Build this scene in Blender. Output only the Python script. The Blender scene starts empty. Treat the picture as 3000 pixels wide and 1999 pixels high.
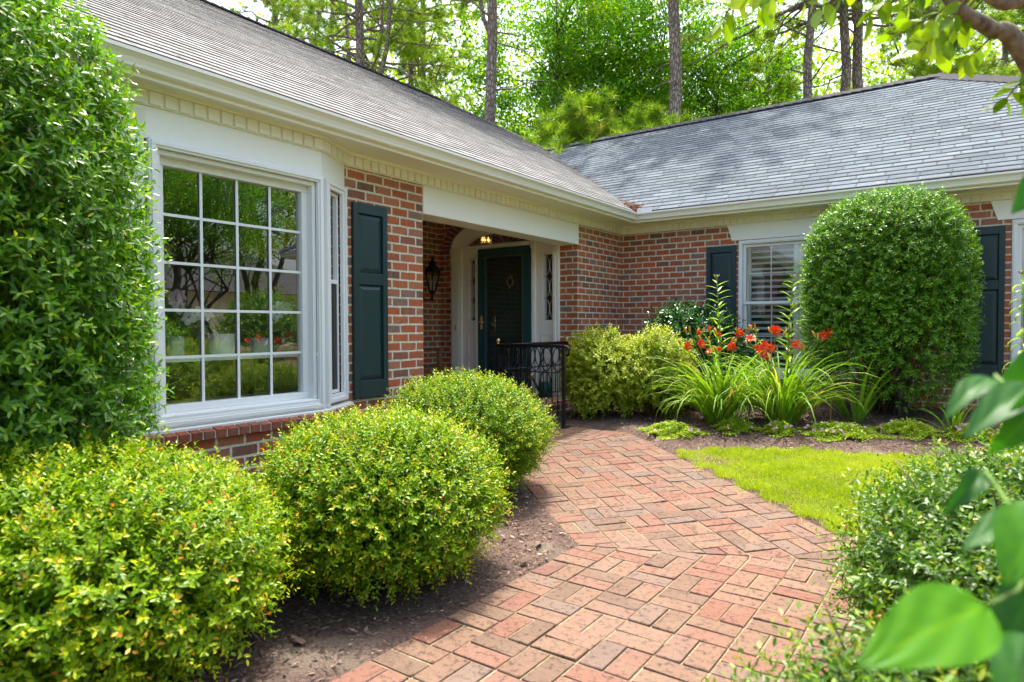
import bpy, math, random
import numpy as np
from mathutils import Vector, Matrix
PI = math.pi
rng = np.random.default_rng(7)
random.seed(7)
scn = bpy.context.scene
col = scn.collection

# ------------------------------------------------------------------ camera numbers
CAM = np.array([0.0, 0.0, 1.2]); YAW, PITCH, ROLL, FPX = .6203, .0226, -.0029, 1914.5
_f = np.array([-math.sin(YAW)*math.cos(PITCH), math.cos(YAW)*math.cos(PITCH), -math.sin(PITCH)])
_r = np.array([math.cos(YAW), math.sin(YAW), 0.]); _u = np.cross(_r, _f)
c_, s_ = math.cos(ROLL), math.sin(ROLL)
RT, UP = _r*c_+_u*s_, _u*c_-_r*s_
def at(px, py, Z):
    """a point Z metres in front of the photographer, in the direction of photo pixel (px, py) of 3000x1999"""
    return CAM + Z*(_f + RT*(px-1500)/FPX + UP*(999.5-py)/FPX)
def d_(px, py, Z):
    return at(px*3000/2353, py*3000/2353, Z)

# ------------------------------------------------------------------ house numbers
xL, yR, xB = -4.295, 8.79, -4.10
OV, ZG = .45, 2.749
W, w, S = 5.7655, 4.056, .5845
ZB1, ZB0 = 2.538, 2.268
YP, YQ = 4.561, 7.49
XE = 3.05                                    # right end wall of the right wing
BAY = [(xL, 1.56), (xB, 1.947), (xB, 3.235), (xL, 3.62)]
SUN = np.array([-.18, .30, .93]); SUN = SUN/np.linalg.norm(SUN)

def sstep(a, b, x):
    t = np.clip((x-a)/(b-a), 0, 1); return t*t*(3-2*t)
UA = np.array([-math.sin(math.radians(47.5)), math.cos(math.radians(47.5))]); UN = np.array([UA[1], -UA[0]])
PW, BL = 1.442, .206
XP0, XP1 = -1.776, -.334
KL = np.array([XP0, 3.1]); NL = float(UN@KL); NR = NL+PW
KR = np.array([XP1, (NR-UN[0]*XP1)/UN[1]])
CN = np.array([-(KR-KL)[1], (KR-KL)[0]])/np.linalg.norm(KR-KL); CD = float(CN@KL)
def terrain(x, y):
    x, y = np.asarray(x, float), np.asarray(y, float)
    h = .045*np.maximum(0, np.minimum(y, 9.5)-3.4)
    m = sstep(6.2, 7.2, y)*(1-sstep(8.3, 9.2, y))*sstep(-3.1, -2.2, x)*(1-sstep(4, 7, x))
    return h+.06*m

# ------------------------------------------------------------------ objects and properties
def tag(o, label=None, cat=None, group=None, kind=None):
    if label: o['label'] = label
    if cat: o['category'] = cat
    if group: o['group'] = group
    if kind: o['kind'] = kind
    return o
def thing(name, label, cat, loc=(0, 0, 0), group=None):
    o = bpy.data.objects.new(name, None); col.objects.link(o)
    o.location = loc; o.empty_display_size = .1
    return tag(o, label, cat, group)
def link(name, me, mat, parent=None):
    o = bpy.data.objects.new(name, me); col.objects.link(o)
    if mat is not None:
        for m in (mat if isinstance(mat, (list, tuple)) else [mat]): me.materials.append(m)
    if parent is not None:
        o.parent = parent
        if parent.parent is None:
            o.location = -Vector(parent.location)        # parts are modelled in world coordinates
    return o

def uvbox(me):
    n = len(me.loops)
    if not n: return
    uv = me.uv_layers.new(name='UVMap')
    co = np.empty(len(me.vertices)*3); me.vertices.foreach_get('co', co); co = co.reshape(-1, 3)
    li = np.empty(n, int); me.loops.foreach_get('vertex_index', li)
    nr = np.empty(len(me.polygons)*3); me.polygons.foreach_get('normal', nr); nr = nr.reshape(-1, 3)
    lt = np.empty(len(me.polygons), int); me.polygons.foreach_get('loop_total', lt)
    ln = np.repeat(nr, lt, axis=0); p = co[li]
    flat = np.abs(ln[:, 2]) > .75
    t = np.stack([-ln[:, 1], ln[:, 0]], 1); t /= np.maximum(np.linalg.norm(t, axis=1, keepdims=True), 1e-6)
    t = np.where(np.abs(t[:, :1]) > np.abs(t[:, 1:]), t*np.sign(t[:, :1]+1e-9), t*np.sign(t[:, 1:]+1e-9))
    u = np.where(flat, p[:, 0], p[:, 0]*t[:, 0]+p[:, 1]*t[:, 1]); v = np.where(flat, p[:, 1], p[:, 2])
    uv.data.foreach_set('uv', np.stack([u, v], 1).ravel())

def npmesh(name, V, F, smooth=False, attr=None, uv=None):
    """V (n,3); F (m,k) array of faces all with k corners, or a list of such arrays"""
    Fs = F if isinstance(F, list) else [F]
    Fs = [np.asarray(f, np.int32) for f in Fs if len(f)]
    me = bpy.data.meshes.new(name)
    V = np.ascontiguousarray(V, np.float32)
    me.vertices.add(len(V)); me.vertices.foreach_set('co', V.ravel())
    loops = np.concatenate([f.ravel() for f in Fs]); tot = np.concatenate([np.full(len(f), f.shape[1], np.int32) for f in Fs])
    start = np.concatenate([[0], np.cumsum(tot)[:-1]]).astype(np.int32)
    me.loops.add(len(loops)); me.loops.foreach_set('vertex_index', loops.astype(np.int32))
    me.polygons.add(len(tot)); me.polygons.foreach_set('loop_start', start); me.polygons.foreach_set('loop_total', tot)
    if smooth: me.polygons.foreach_set('use_smooth', np.ones(len(tot), bool))
    if attr is not None:
        a = me.attributes.new('v', 'FLOAT', 'POINT'); a.data.foreach_set('value', np.ascontiguousarray(attr, np.float32))
    if uv is not None:
        l = me.uv_layers.new(name='UVMap'); l.data.foreach_set('uv', np.ascontiguousarray(uv, np.float32).ravel())
    me.update(calc_edges=True); me.validate()
    return me

class MB:
    """collects simple shapes and links them as one mesh"""
    def __init__(s): s.v = []; s.f = []; s.a = []; s.cur = 0.
    def add(s, vs, fs):
        b = len(s.v); s.v += [tuple(map(float, p)) for p in vs]; s.f += [tuple(i+b for i in f) for f in fs]; s.a += [s.cur]*len(vs); return s
    def box(s, x0, x1, y0, y1, z0, z1):
        return s.add([(x, y, z) for z in (z0, z1) for y in (y0, y1) for x in (x0, x1)],
                     [(0, 2, 3, 1), (4, 5, 7, 6), (0, 1, 5, 4), (2, 6, 7, 3), (0, 4, 6, 2), (1, 3, 7, 5)])
    def obox(s, o, ex, ey, ez):
        o, ex, ey, ez = map(np.array, (o, ex, ey, ez))
        return s.add([o+i*ex+j*ey+k*ez for k in (0, 1) for j in (0, 1) for i in (0, 1)],
                     [(0, 2, 3, 1), (4, 5, 7, 6), (0, 1, 5, 4), (2, 6, 7, 3), (0, 4, 6, 2), (1, 3, 7, 5)])
    def prism(s, poly, ext):
        n = len(poly); e = np.array(ext); P = [np.array(p, float) for p in poly]
        return s.add(P+[p+e for p in P], [tuple(range(n))[::-1], tuple(range(n, 2*n))]+[(i, (i+1) % n, n+(i+1) % n, n+i) for i in range(n)])
    def tube(s, path, rad, n=8, cap=True):
        P = [np.array(p, float) for p in path]; R = rad if hasattr(rad, '__len__') else [rad]*len(P)
        vs = []; up = np.array([.13, .21, .97])
        for i, p in enumerate(P):
            d = P[min(i+1, len(P)-1)]-P[max(i-1, 0)]; d = d/(np.linalg.norm(d)+1e-9)
            a = np.cross(d, up)
            if np.linalg.norm(a) < .15: a = np.cross(d, [1, .1, 0])
            a /= np.linalg.norm(a); b = np.cross(d, a)
            for k in range(n):
                t = 2*PI*k/n; vs.append(p+R[i]*(math.cos(t)*a+math.sin(t)*b))
        fs = [(i*n+k, i*n+(k+1) % n, (i+1)*n+(k+1) % n, (i+1)*n+k) for i in range(len(P)-1) for k in range(n)]
        if cap: fs += [tuple(range(n))[::-1], tuple(range((len(P)-1)*n, len(P)*n))]
        return s.add(vs, fs)
    def lathe(s, prof, o, n=16, axis=(0, 0, 1), ref=(1, 0, 0)):
        ax = np.array(axis, float); ax /= np.linalg.norm(ax); a = np.array(ref, float); a -= ax*(a@ax); a /= np.linalg.norm(a); b = np.cross(ax, a); o = np.array(o, float)
        vs = [o+ax*z+r*(math.cos(2*PI*k/n)*a+math.sin(2*PI*k/n)*b) for r, z in prof for k in range(n)]
        fs = [(i*n+k, i*n+(k+1) % n, (i+1)*n+(k+1) % n, (i+1)*n+k) for i in range(len(prof)-1) for k in range(n)]
        fs += [tuple(range(n))[::-1], tuple(range((len(prof)-1)*n, len(prof)*n))]
        return s.add(vs, fs)
    def sweep(s, line, prof, close=True, cap=True):
        """line: 2D points; prof: (offset to the right of travel, z)"""
        L = [np.array(p, float) for p in line]; m = len(prof); vs = []
        for i, p in enumerate(L):
            def nrm(a, b):
                d = b-a; d = d/np.linalg.norm(d); return np.array([d[1], -d[0]])
            n1 = nrm(L[i-1], p) if i else nrm(p, L[i+1]); n2 = nrm(p, L[i+1]) if i < len(L)-1 else n1
            q = (n1+n2); q = q/(q@n1) if abs(q@n1) > 1e-6 else n1
            vs += [(p[0]+q[0]*o, p[1]+q[1]*o, z) for o, z in prof]
        k = m if close else m-1
        fs = [(i*m+j, i*m+(j+1) % m, (i+1)*m+(j+1) % m, (i+1)*m+j) for i in range(len(L)-1) for j in range(k)]
        if cap and close: fs += [tuple(range(m))[::-1], tuple(range((len(L)-1)*m, len(L)*m))]
        return s.add(vs, fs)
    def build(s, name, mat, parent=None, smooth=False, uv=False, bevel=0, attr=False):
        me = bpy.data.meshes.new(name); me.from_pydata(s.v, [], s.f); me.update()
        if attr:
            a = me.attributes.new('v', 'FLOAT', 'POINT'); a.data.foreach_set('value', np.array(s.a, np.float32))
        import bmesh
        bm = bmesh.new(); bm.from_mesh(me); bmesh.ops.recalc_face_normals(bm, faces=bm.faces); bm.to_mesh(me); bm.free()
        if uv: uvbox(me)
        if smooth: me.polygons.foreach_set('use_smooth', np.ones(len(me.polygons), bool))
        o = link(name, me, mat, parent)
        if bevel:
            b = o.modifiers.new('b', 'BEVEL'); b.width = bevel; b.segments = 2; b.limit_method = 'ANGLE'; b.angle_limit = .6
        return o
def box(name, mat, parent, *a, bevel=0, uv=False): return MB().box(*a).build(name, mat, parent, bevel=bevel, uv=uv)

# ------------------------------------------------------------------ materials
class NT:
    def __init__(s, name):
        s.m = bpy.data.materials.new(name); s.m.use_nodes = True; s.t = s.m.node_tree; s.t.nodes.clear()
        s.out = s.n('ShaderNodeOutputMaterial')
    def n(s, typ, **kw):
        x = s.t.nodes.new(typ)
        for k, v in kw.items(): setattr(x, k, v)
        return x
    def l(s, a, b): s.t.links.new(a, b)
    def inp(s, node, i, v):
        if hasattr(v, 'is_linked') or hasattr(v, 'links'): s.l(v, node.inputs[i])
        else: node.inputs[i].default_value = v
    def math(s, op, a, b=0., c=0.):
        x = s.n('ShaderNodeMath', operation=op)
        for i, v in enumerate((a, b, c)): s.inp(x, i, v)
        return x.outputs[0]
    def noise(s, vec, scale, detail=3, rough=.5):
        x = s.n('ShaderNodeTexNoise'); x.inputs['Scale'].default_value = scale; x.inputs['Detail'].default_value = detail; x.inputs['Roughness'].default_value = rough
        if vec is not None: s.l(vec, x.inputs['Vector'])
        return x.outputs[0]
    def ramp(s, fac, stops, interp='LINEAR'):
        x = s.n('ShaderNodeValToRGB'); r = x.color_ramp; r.interpolation = interp
        while len(r.elements) < len(stops): r.elements.new(.5)
        for e, (p, c) in zip(r.elements, stops): e.position = p; e.color = (*c, 1)
        s.inp(x, 0, fac); return x.outputs[0]
    def mix(s, fac, a, b, typ='MIX'):
        x = s.n('ShaderNodeMix', data_type='RGBA', blend_type=typ)
        s.inp(x, 0, fac)
        for i, v in ((6, a), (7, b)):
            if isinstance(v, tuple): x.inputs[i].default_value = (*v, 1) if len(v) == 3 else v
            else: s.l(v, x.inputs[i])
        return x.outputs[2]
    def map(s, vec, sc=(1, 1, 1)):
        x = s.n('ShaderNodeMapping'); x.inputs['Scale'].default_value = sc; s.l(vec, x.inputs[0]); return x.outputs[0]
    def princ(s, colr, rough=.5, spec=.5, metal=0., bump=None, bstr=.3, bdist=.01, coat=0.):
        p = s.n('ShaderNodeBsdfPrincipled')
        if isinstance(colr, tuple): p.inputs['Base Color'].default_value = (*colr, 1)
        else: s.l(colr, p.inputs['Base Color'])
        s.inp(p, 'Roughness', rough); p.inputs['Specular IOR Level'].default_value = spec; p.inputs['Metallic'].default_value = metal
        if coat: p.inputs['Coat Weight'].default_value = coat
        if bump is not None:
            b = s.n('ShaderNodeBump'); b.inputs['Strength'].default_value = bstr; b.inputs['Distance'].default_value = bdist
            s.l(bump, b.inputs['Height']); s.l(b.outputs[0], p.inputs['Normal'])
        return p
    def done(s, shader):
        s.l(shader.outputs[0] if hasattr(shader, 'outputs') else shader, s.out.inputs[0]); return s.m
    def pos(s): return s.n('ShaderNodeNewGeometry').outputs['Position']
    def attr(s): return s.n('ShaderNodeAttribute', attribute_name='v').outputs['Fac']

def paint(name, c, rough=.45, wear=.08, grain=0.):
    t = NT(name); p = t.pos()
    a = t.noise(p, 3.1, 4); b = t.noise(t.map(p, (1, 1, .25)), 9, 4)
    cc = t.mix(t.math('MULTIPLY', a, wear*2), c, tuple(v*.72 for v in c))
    cc = t.mix(t.math('MULTIPLY', t.math('GREATER_THAN', t.noise(p, 60, 2), .74), .35), cc, tuple(v*.55 for v in c))
    return t.done(t.princ(cc, t.math('ADD', rough-.06, t.math('MULTIPLY', b, .14)), .4, bump=t.noise(t.map(p, (12, 3, 40)) if grain else p, 4 if grain else 25, 5), bstr=.12+grain, bdist=.004))
M = {}
M['trim'] = paint('bounce tinted trim paint', (.86, .84, .74))  # white trim, with warm light bounced off the pavers tinted into it
M['soffit'] = paint('bounce tinted soffit paint', (.84, .81, .70), .6)  # warm bounce light under the eaves is mixed into the white
M['white'] = paint('white window paint', (.80, .81, .80), .4, .06)
M['frieze'] = paint('white board paint', (.85, .85, .80), .5, .05, .1)
M['green'] = paint('dark green paint', (.014, .040, .043), .42, .2, .05)
M['door'] = paint('dark green door paint', (.022, .085, .082), .3, .2)
M['iron'] = paint('black iron paint', (.012, .012, .014), .35, .3)
M['can'] = paint('green can paint', (.008, .075, .055), .35, .2)
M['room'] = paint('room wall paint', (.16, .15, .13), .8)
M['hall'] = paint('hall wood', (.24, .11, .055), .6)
M['sand'] = None

def metal(name, c, r):
    t = NT(name); return t.done(t.princ(c, r, .5, 1., bump=t.noise(t.pos(), 40, 2), bstr=.05))
M['brass'] = metal('aged brass', (.85, .62, .25), .42)
M['lead'] = metal('lead came', (.62, .64, .66), .35)
def wood(name, c):
    t = NT(name); p = t.pos(); g = t.noise(t.map(p, (4, 30, 30)), 2, 5)
    return t.done(t.princ(t.ramp(g, [(.3, tuple(v*.6 for v in c)), (.7, tuple(v*1.2 for v in c))]), .55, .3, bump=g, bstr=.2))
M['teak'] = wood('teak bench wood', (.30, .15, .075))
M['cane'] = wood('bamboo cane', (.42, .24, .09))

def brick_mat(name, bl=.203, bh=.0813, mj=.0165, rot=False):
    t = NT(name); uv = t.n('ShaderNodeUVMap').outputs[0]
    wob = t.n('ShaderNodeTexNoise'); wob.inputs['Scale'].default_value = 9; wob.inputs['Detail'].default_value = 3; t.l(uv, wob.inputs['Vector'])
    wv = t.n('ShaderNodeVectorMath', operation='SUBTRACT'); t.l(wob.outputs[1], wv.inputs[0]); wv.inputs[1].default_value = (.5, .5, .5)
    ws = t.n('ShaderNodeVectorMath', operation='SCALE'); t.l(wv.outputs[0], ws.inputs[0]); ws.inputs['Scale'].default_value = .012
    wa = t.n('ShaderNodeVectorMath', operation='ADD'); t.l(uv, wa.inputs[0]); t.l(ws.outputs[0], wa.inputs[1])
    sep = t.n('ShaderNodeSeparateXYZ'); t.l(wa.outputs[0], sep.inputs[0])
    u, v = (sep.outputs[1], sep.outputs[0]) if rot else (sep.outputs[0], sep.outputs[1])
    vr = t.math('DIVIDE', v, bh); row = t.math('FLOOR', vr); fv = t.math('SUBTRACT', vr, row)
    ur = t.math('ADD', t.math('DIVIDE', u, bl), t.math('MULTIPLY', t.math('FLOORED_MODULO', row, 2.), .5))
    cl = t.math('FLOOR', ur); fu = t.math('SUBTRACT', ur, cl)
    du = t.math('MULTIPLY', t.math('MINIMUM', fu, t.math('SUBTRACT', 1., fu)), bl)
    dv = t.math('MULTIPLY', t.math('MINIMUM', fv, t.math('SUBTRACT', 1., fv)), bh)
    d = t.math('MINIMUM', du, dv)
    mr = t.n('ShaderNodeMapRange', interpolation_type='SMOOTHSTEP'); t.l(d, mr.inputs[0]); mr.inputs[1].default_value = mj*.5-.0015; mr.inputs[2].default_value = mj*.5+.003
    mask = mr.outputs[0]
    cx = t.n('ShaderNodeCombineXYZ'); t.l(cl, cx.inputs[0]); t.l(row, cx.inputs[1])
    wn = t.n('ShaderNodeTexWhiteNoise', noise_dimensions='2D'); t.l(cx.outputs[0], wn.inputs['Vector'])
    tone = t.ramp(wn.outputs[0], [(0, (.15, .085, .062)), (.08, (.25, .10, .06)), (.27, (.40, .10, .040)), (.5, (.47, .125, .045)), (.74, (.42, .15, .075)), (.88, (.34, .145, .085)), (.96, (.21, .145, .115)), (1, (.52, .11, .03))])
    streak = t.noise(t.map(uv, (60, 14, 1)), 1., 5, .65)
    tone = t.mix(t.math('MULTIPLY', sstep_node(t, streak, .5, .72), .75), tone, (.085, .055, .05))
    tone = t.mix(t.math('MULTIPLY', sstep_node(t, t.noise(t.map(uv, (22, 9, 1)), 1.3, 4), .52, .7), .35), tone, (.45, .22, .15))
    mo = t.ramp(t.noise(uv, 25, 4), [(.3, (.50, .46, .34)), (.7, (.72, .69, .55))])
    c = t.mix(mask, mo, tone)
    h = t.math('ADD', t.math('MULTIPLY', mask, .6), t.math('MULTIPLY', t.math('ADD', streak, t.noise(uv, 120, 3)), .22))
    return t.done(t.princ(c, t.math('SUBTRACT', .92, t.math('MULTIPLY', mask, .2)), .3, bump=h, bstr=.8, bdist=.008))
def sstep_node(t, v, a, b):
    m = t.n('ShaderNodeMapRange', interpolation_type='SMOOTHSTEP'); t.l(v, m.inputs[0]); m.inputs[1].default_value = a; m.inputs[2].default_value = b
    return m.outputs[0]
M['brick'] = brick_mat('wall brick')
def single_brick(name, stops, speck, rough=.85):
    t = NT(name); p = t.pos(); v = t.attr()
    c = t.ramp(v, stops)
    n1 = t.noise(p, 34, 7, .75); n2 = t.noise(p, 7, 4); n3 = t.noise(p, 150, 2)
    c = t.mix(t.math('MULTIPLY', sstep_node(t, n1, .50, .64), .85), c, speck)
    c = t.mix(t.math('MULTIPLY', sstep_node(t, n2, .45, .75), .45), c, (.17, .12, .08))
    c = t.mix(t.math('MULTIPLY', sstep_node(t, n3, .62, .7), .5), c, tuple(x*.6 for x in speck))
    c = t.mix(t.math('MULTIPLY', sstep_node(t, t.noise(p, 1.1, 3), .5, .75), .22), c, (.16, .12, .10))
    return t.done(t.princ(c, rough, .25, bump=t.math('ADD', n1, t.math('MULTIPLY', n3, .6)), bstr=.55, bdist=.006))
M['paver'] = single_brick('paver brick', [(0, (.125, .080, .054)), (.22, (.165, .098, .064)), (.48, (.185, .112, .075)), (.66, (.17, .078, .052)), (.80, (.18, .094, .065)), (.91, (.155, .105, .078)), (.96, (.13, .098, .080)), (1, (.14, .068, .051))], (.026, .018, .015))
M['ledge'] = single_brick('ledge brick', [(0, (.25, .075, .045)), (.5, (.36, .095, .05)), (1, (.30, .11, .075))], (.14, .07, .055))
def plain(name, c, rough=.9, sc=30, var=.4):
    t = NT(name); p = t.pos(); n = t.noise(p, sc, 5, .6)
    return t.done(t.princ(t.ramp(n, [(.3, tuple(x*(1-var) for x in c)), (.7, tuple(x*(1+var) for x in c))]), rough, .2, bump=n, bstr=.6, bdist=.01))
M['sand'] = plain('joint sand', (.21, .17, .105), .95, 60)
M['mortar'] = plain('mortar', (.52, .50, .40), .95, 40, .2)
M['gutter'] = paint('gutter enamel', (.80, .78, .68), .3, .1)  # white gutter, yellowed by bounce light put into its colour
def bark(name, a, b, sc):
    t = NT(name); p = t.pos(); n = t.noise(t.map(p, (1, 1, .22)), sc, 6, .65)
    vo = t.n('ShaderNodeTexVoronoi', feature='DISTANCE_TO_EDGE'); vo.inputs['Scale'].default_value = sc*2.2; t.l(t.map(p, (1, 1, .3)), vo.inputs['Vector'])
    crack = sstep_node(t, vo.outputs[0], .0, .22)
    c = t.mix(crack, tuple(x*.5 for x in a), t.ramp(n, [(.3, a), (.7, b)]))
    return t.done(t.princ(c, .9, .15, bump=t.math('ADD', crack, n), bstr=.9, bdist=.03))
M['pinebark'] = bark('pine bark', (.33, .26, .21), (.52, .43, .37), 9)
M['bark'] = bark('grey bark', (.10, .085, .065), (.20, .17, .14), 8)
M['crape'] = plain('smooth mottled bark', (.20, .15, .10), .6, 26, .7)
M['twig'] = plain('twig bark', (.16, .10, .06), .8, 60)
M['stalk'] = plain('green stalk', (.10, .19, .03), .5, 30)
def mulch_ground():
    t = NT('mulch and soil'); p = t.pos()
    n = t.noise(t.map(p, (1, 1, .3)), 55, 6, .7); b = t.noise(p, 2.2, 4); far = t.n('ShaderNodeVectorMath', operation='LENGTH'); t.l(p, far.inputs[0])
    c = t.ramp(n, [(.3, (.04, .027, .021)), (.5, (.105, .069, .054)), (.7, (.21, .146, .112))])
    c = t.mix(t.math('MULTIPLY', sstep_node(t, b, .52, .7), .5), c, (.24, .20, .15))
    c = t.mix(sstep_node(t, far.outputs['Value'], 14, 20), c, (.15, .12, .06))
    return t.done(t.princ(c, .95, .2, bump=n, bstr=1., bdist=.02))
M['mulch'] = mulch_ground()
t = NT('bark chips'); M['chip'] = t.done(t.princ(t.ramp(t.attr(), [(0, (.04, .025, .019)), (.35, (.12, .075, .056)), (.7, (.25, .17, .13)), (1, (.48, .36, .27))]), .85, .25))

def leaf_mat(name, stops, rough=.4, tr=.35, spec=.5, tint=(1.15, 1.2, .45)):
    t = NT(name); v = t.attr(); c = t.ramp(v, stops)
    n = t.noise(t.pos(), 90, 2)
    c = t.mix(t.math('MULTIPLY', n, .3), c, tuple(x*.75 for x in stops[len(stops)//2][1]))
    p = t.princ(c, rough, spec)
    tl = t.n('ShaderNodeBsdfTranslucent'); t.l(t.mix(1., c, tint, 'MULTIPLY'), tl.inputs[0])
    mx = t.n('ShaderNodeMixShader'); mx.inputs[0].default_value = tr; t.l(p.outputs[0], mx.inputs[1]); t.l(tl.outputs[0], mx.inputs[2])
    return t.done(mx)
M['abelia'] = leaf_mat('abelia leaf', [(0, (.024, .090, .003)), (.3, (.075, .215, .003)), (.56, (.19, .34, .004)), (.78, (.44, .48, .008)), (.90, (.60, .38, .03)), (1, (.52, .10, .03))], .36, .34, .25)
M['abelia2'] = leaf_mat('blue green abelia leaf', [(0, (.022, .075, .012)), (.45, (.055, .15, .008)), (.7, (.16, .29, .008)), (.9, (.36, .40, .02)), (1, (.45, .22, .05))], .38, .32, .35)
M['holly'] = leaf_mat('glossy evergreen leaf', [(0, (.028, .11, .014)), (.35, (.075, .23, .012)), (.65, (.21, .39, .010)), (.9, (.48, .52, .02)), (1, (.52, .28, .09))], .32, .36, .5)
M['holly2'] = leaf_mat('clipped evergreen leaf', [(0, (.026, .105, .008)), (.35, (.075, .225, .008)), (.65, (.20, .37, .010)), (.9, (.46, .48, .02)), (1, (.55, .32, .09))], .34, .36, .45)
M['camellia'] = leaf_mat('camellia leaf', [(0, (.018, .085, .02)), (.6, (.045, .16, .018)), (1, (.13, .28, .02))], .2, .2, .7)
M['azalea'] = leaf_mat('azalea leaf', [(0, (.12, .24, .014)), (.45, (.34, .44, .02)), (.8, (.58, .58, .05)), (1, (.70, .60, .13))], .42, .4)
M['lilyleaf'] = leaf_mat('strap leaf', [(0, (.07, .20, .016)), (.5, (.17, .34, .02)), (.85, (.33, .46, .03)), (.97, (.48, .48, .08)), (1, (.5, .33, .12))], .5, .42, .25)
M['stalkleaf'] = leaf_mat('lance leaf', [(0, (.12, .27, .015)), (.6, (.28, .44, .02)), (1, (.45, .56, .05))], .35, .45)
M['grass'] = leaf_mat('grass blade', [(0, (.19, .29, .005)), (.45, (.38, .50, .006)), (.85, (.54, .60, .02)), (1, (.62, .52, .13))], .5, .45)
M['broad'] = leaf_mat('hardwood leaf', [(0, (.03, .13, .006)), (.45, (.085, .29, .006)), (.8, (.24, .44, .006)), (1, (.45, .56, .01))], .4, .48, .4)
M['limeleaf'] = leaf_mat('lime leaf', [(0, (.12, .25, .004)), (.5, (.26, .40, .006)), (1, (.46, .52, .015))], .45, .55)
M['needle'] = leaf_mat('pine needle', [(0, (.09, .21, .012)), (.5, (.22, .38, .016)), (.85, (.40, .52, .03)), (1, (.46, .40, .10))], .45, .5)
M['myrtle'] = leaf_mat('myrtle leaf', [(0, (.07, .17, .006)), (.5, (.22, .36, .008)), (1, (.40, .50, .015))], .35, .55)
M['bigleaf'] = leaf_mat('broad soft leaf', [(0, (.020, .10, .022)), (.4, (.035, .18, .006)), (.7, (.085, .27, .002)), (1, (.17, .37, .004))], .45, .42, .25)
M['verbena'] = leaf_mat('ground cover leaf', [(0, (.16, .30, .015)), (.5, (.36, .50, .02)), (1, (.60, .66, .10))], .45, .4)
M['heuchera'] = leaf_mat('purple leaf', [(0, (.05, .06, .085)), (.6, (.11, .10, .15)), (1, (.12, .2, .08))], .4, .15)
M['red'] = leaf_mat('red petal', [(0, (.52, .010, .008)), (.6, (.68, .035, .008)), (.85, (.75, .20, .01)), (1, (.85, .55, .03))], .4, .3, .4, (1.1, .8, .6))
M['bud'] = leaf_mat('lily bud', [(0, (.30, .36, .05)), (.5, (.55, .36, .05)), (1, (.52, .13, .03))], .4, .25, .4, (1, .9, .5))
M['pink'] = leaf_mat('pale pink petal', [(0, (.50, .16, .36)), (1, (.72, .50, .64))], .5, .3, .3, (1, .9, 1))
M['orchid'] = leaf_mat('white orchid petal', [(0, (.78, .78, .78)), (.6, (.85, .83, .84)), (1, (.45, .12, .28))], .45, .3, .3, (1, 1, 1))
t = NT('white ceramic'); M['pot'] = t.done(t.princ((.78, .79, .77), .25, .5, coat=.3))
t = NT('grey ceramic'); M['pot2'] = t.done(t.princ((.42, .45, .45), .4, .5))
def glass(name, refl, tint=(.7, .74, .72)):
    t = NT(name); lw = t.n('ShaderNodeLayerWeight'); lw.inputs[0].default_value = .35
    g = t.n('ShaderNodeBsdfGlossy'); g.inputs['Roughness'].default_value = .0; g.inputs[0].default_value = (.95, .97, .95, 1)
    b = t.n('ShaderNodeBump'); b.inputs['Strength'].default_value = .03; b.inputs['Distance'].default_value = .02; t.l(t.noise(t.pos(), 1.6, 1), b.inputs['Height']); t.l(b.outputs[0], g.inputs['Normal'])
    tr = t.n('ShaderNodeBsdfTransparent'); tr.inputs[0].default_value = (*tint, 1)
    mx = t.n('ShaderNodeMixShader'); t.l(t.math('ADD', refl, t.math('MULTIPLY', lw.outputs[0], (.3 if refl > .2 else .45) if refl > .1 else .12)), mx.inputs[0]); t.l(tr.outputs[0], mx.inputs[1]); t.l(g.outputs[0], mx.inputs[2])
    return t.done(mx)
M['glass'] = glass('picture window glass', .21, (.93, .95, .93))
M['glass2'] = glass('window glass', .16, (.9, .92, .9))
M['glassd'] = glass('storm door glass', .09)
M['glass3'] = glass('lantern glass', .08, (.9, .9, .88))
t = NT('insect screen'); tr = t.n('ShaderNodeBsdfTransparent'); tr.inputs[0].default_value = (.35, .35, .35, 1); df = t.princ((.08, .08, .08), .7)
mx = t.n('ShaderNodeMixShader'); mx.inputs[0].default_value = .45; t.l(tr.outputs[0], mx.inputs[1]); t.l(df.outputs[0], mx.inputs[2]); M['screen'] = t.done(mx)
t = NT('warm lamp'); e = t.n('ShaderNodeEmission'); e.inputs[0].default_value = (1, .55, .15, 1); e.inputs[1].default_value = 1.6; M['lamp'] = t.done(e)

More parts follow.
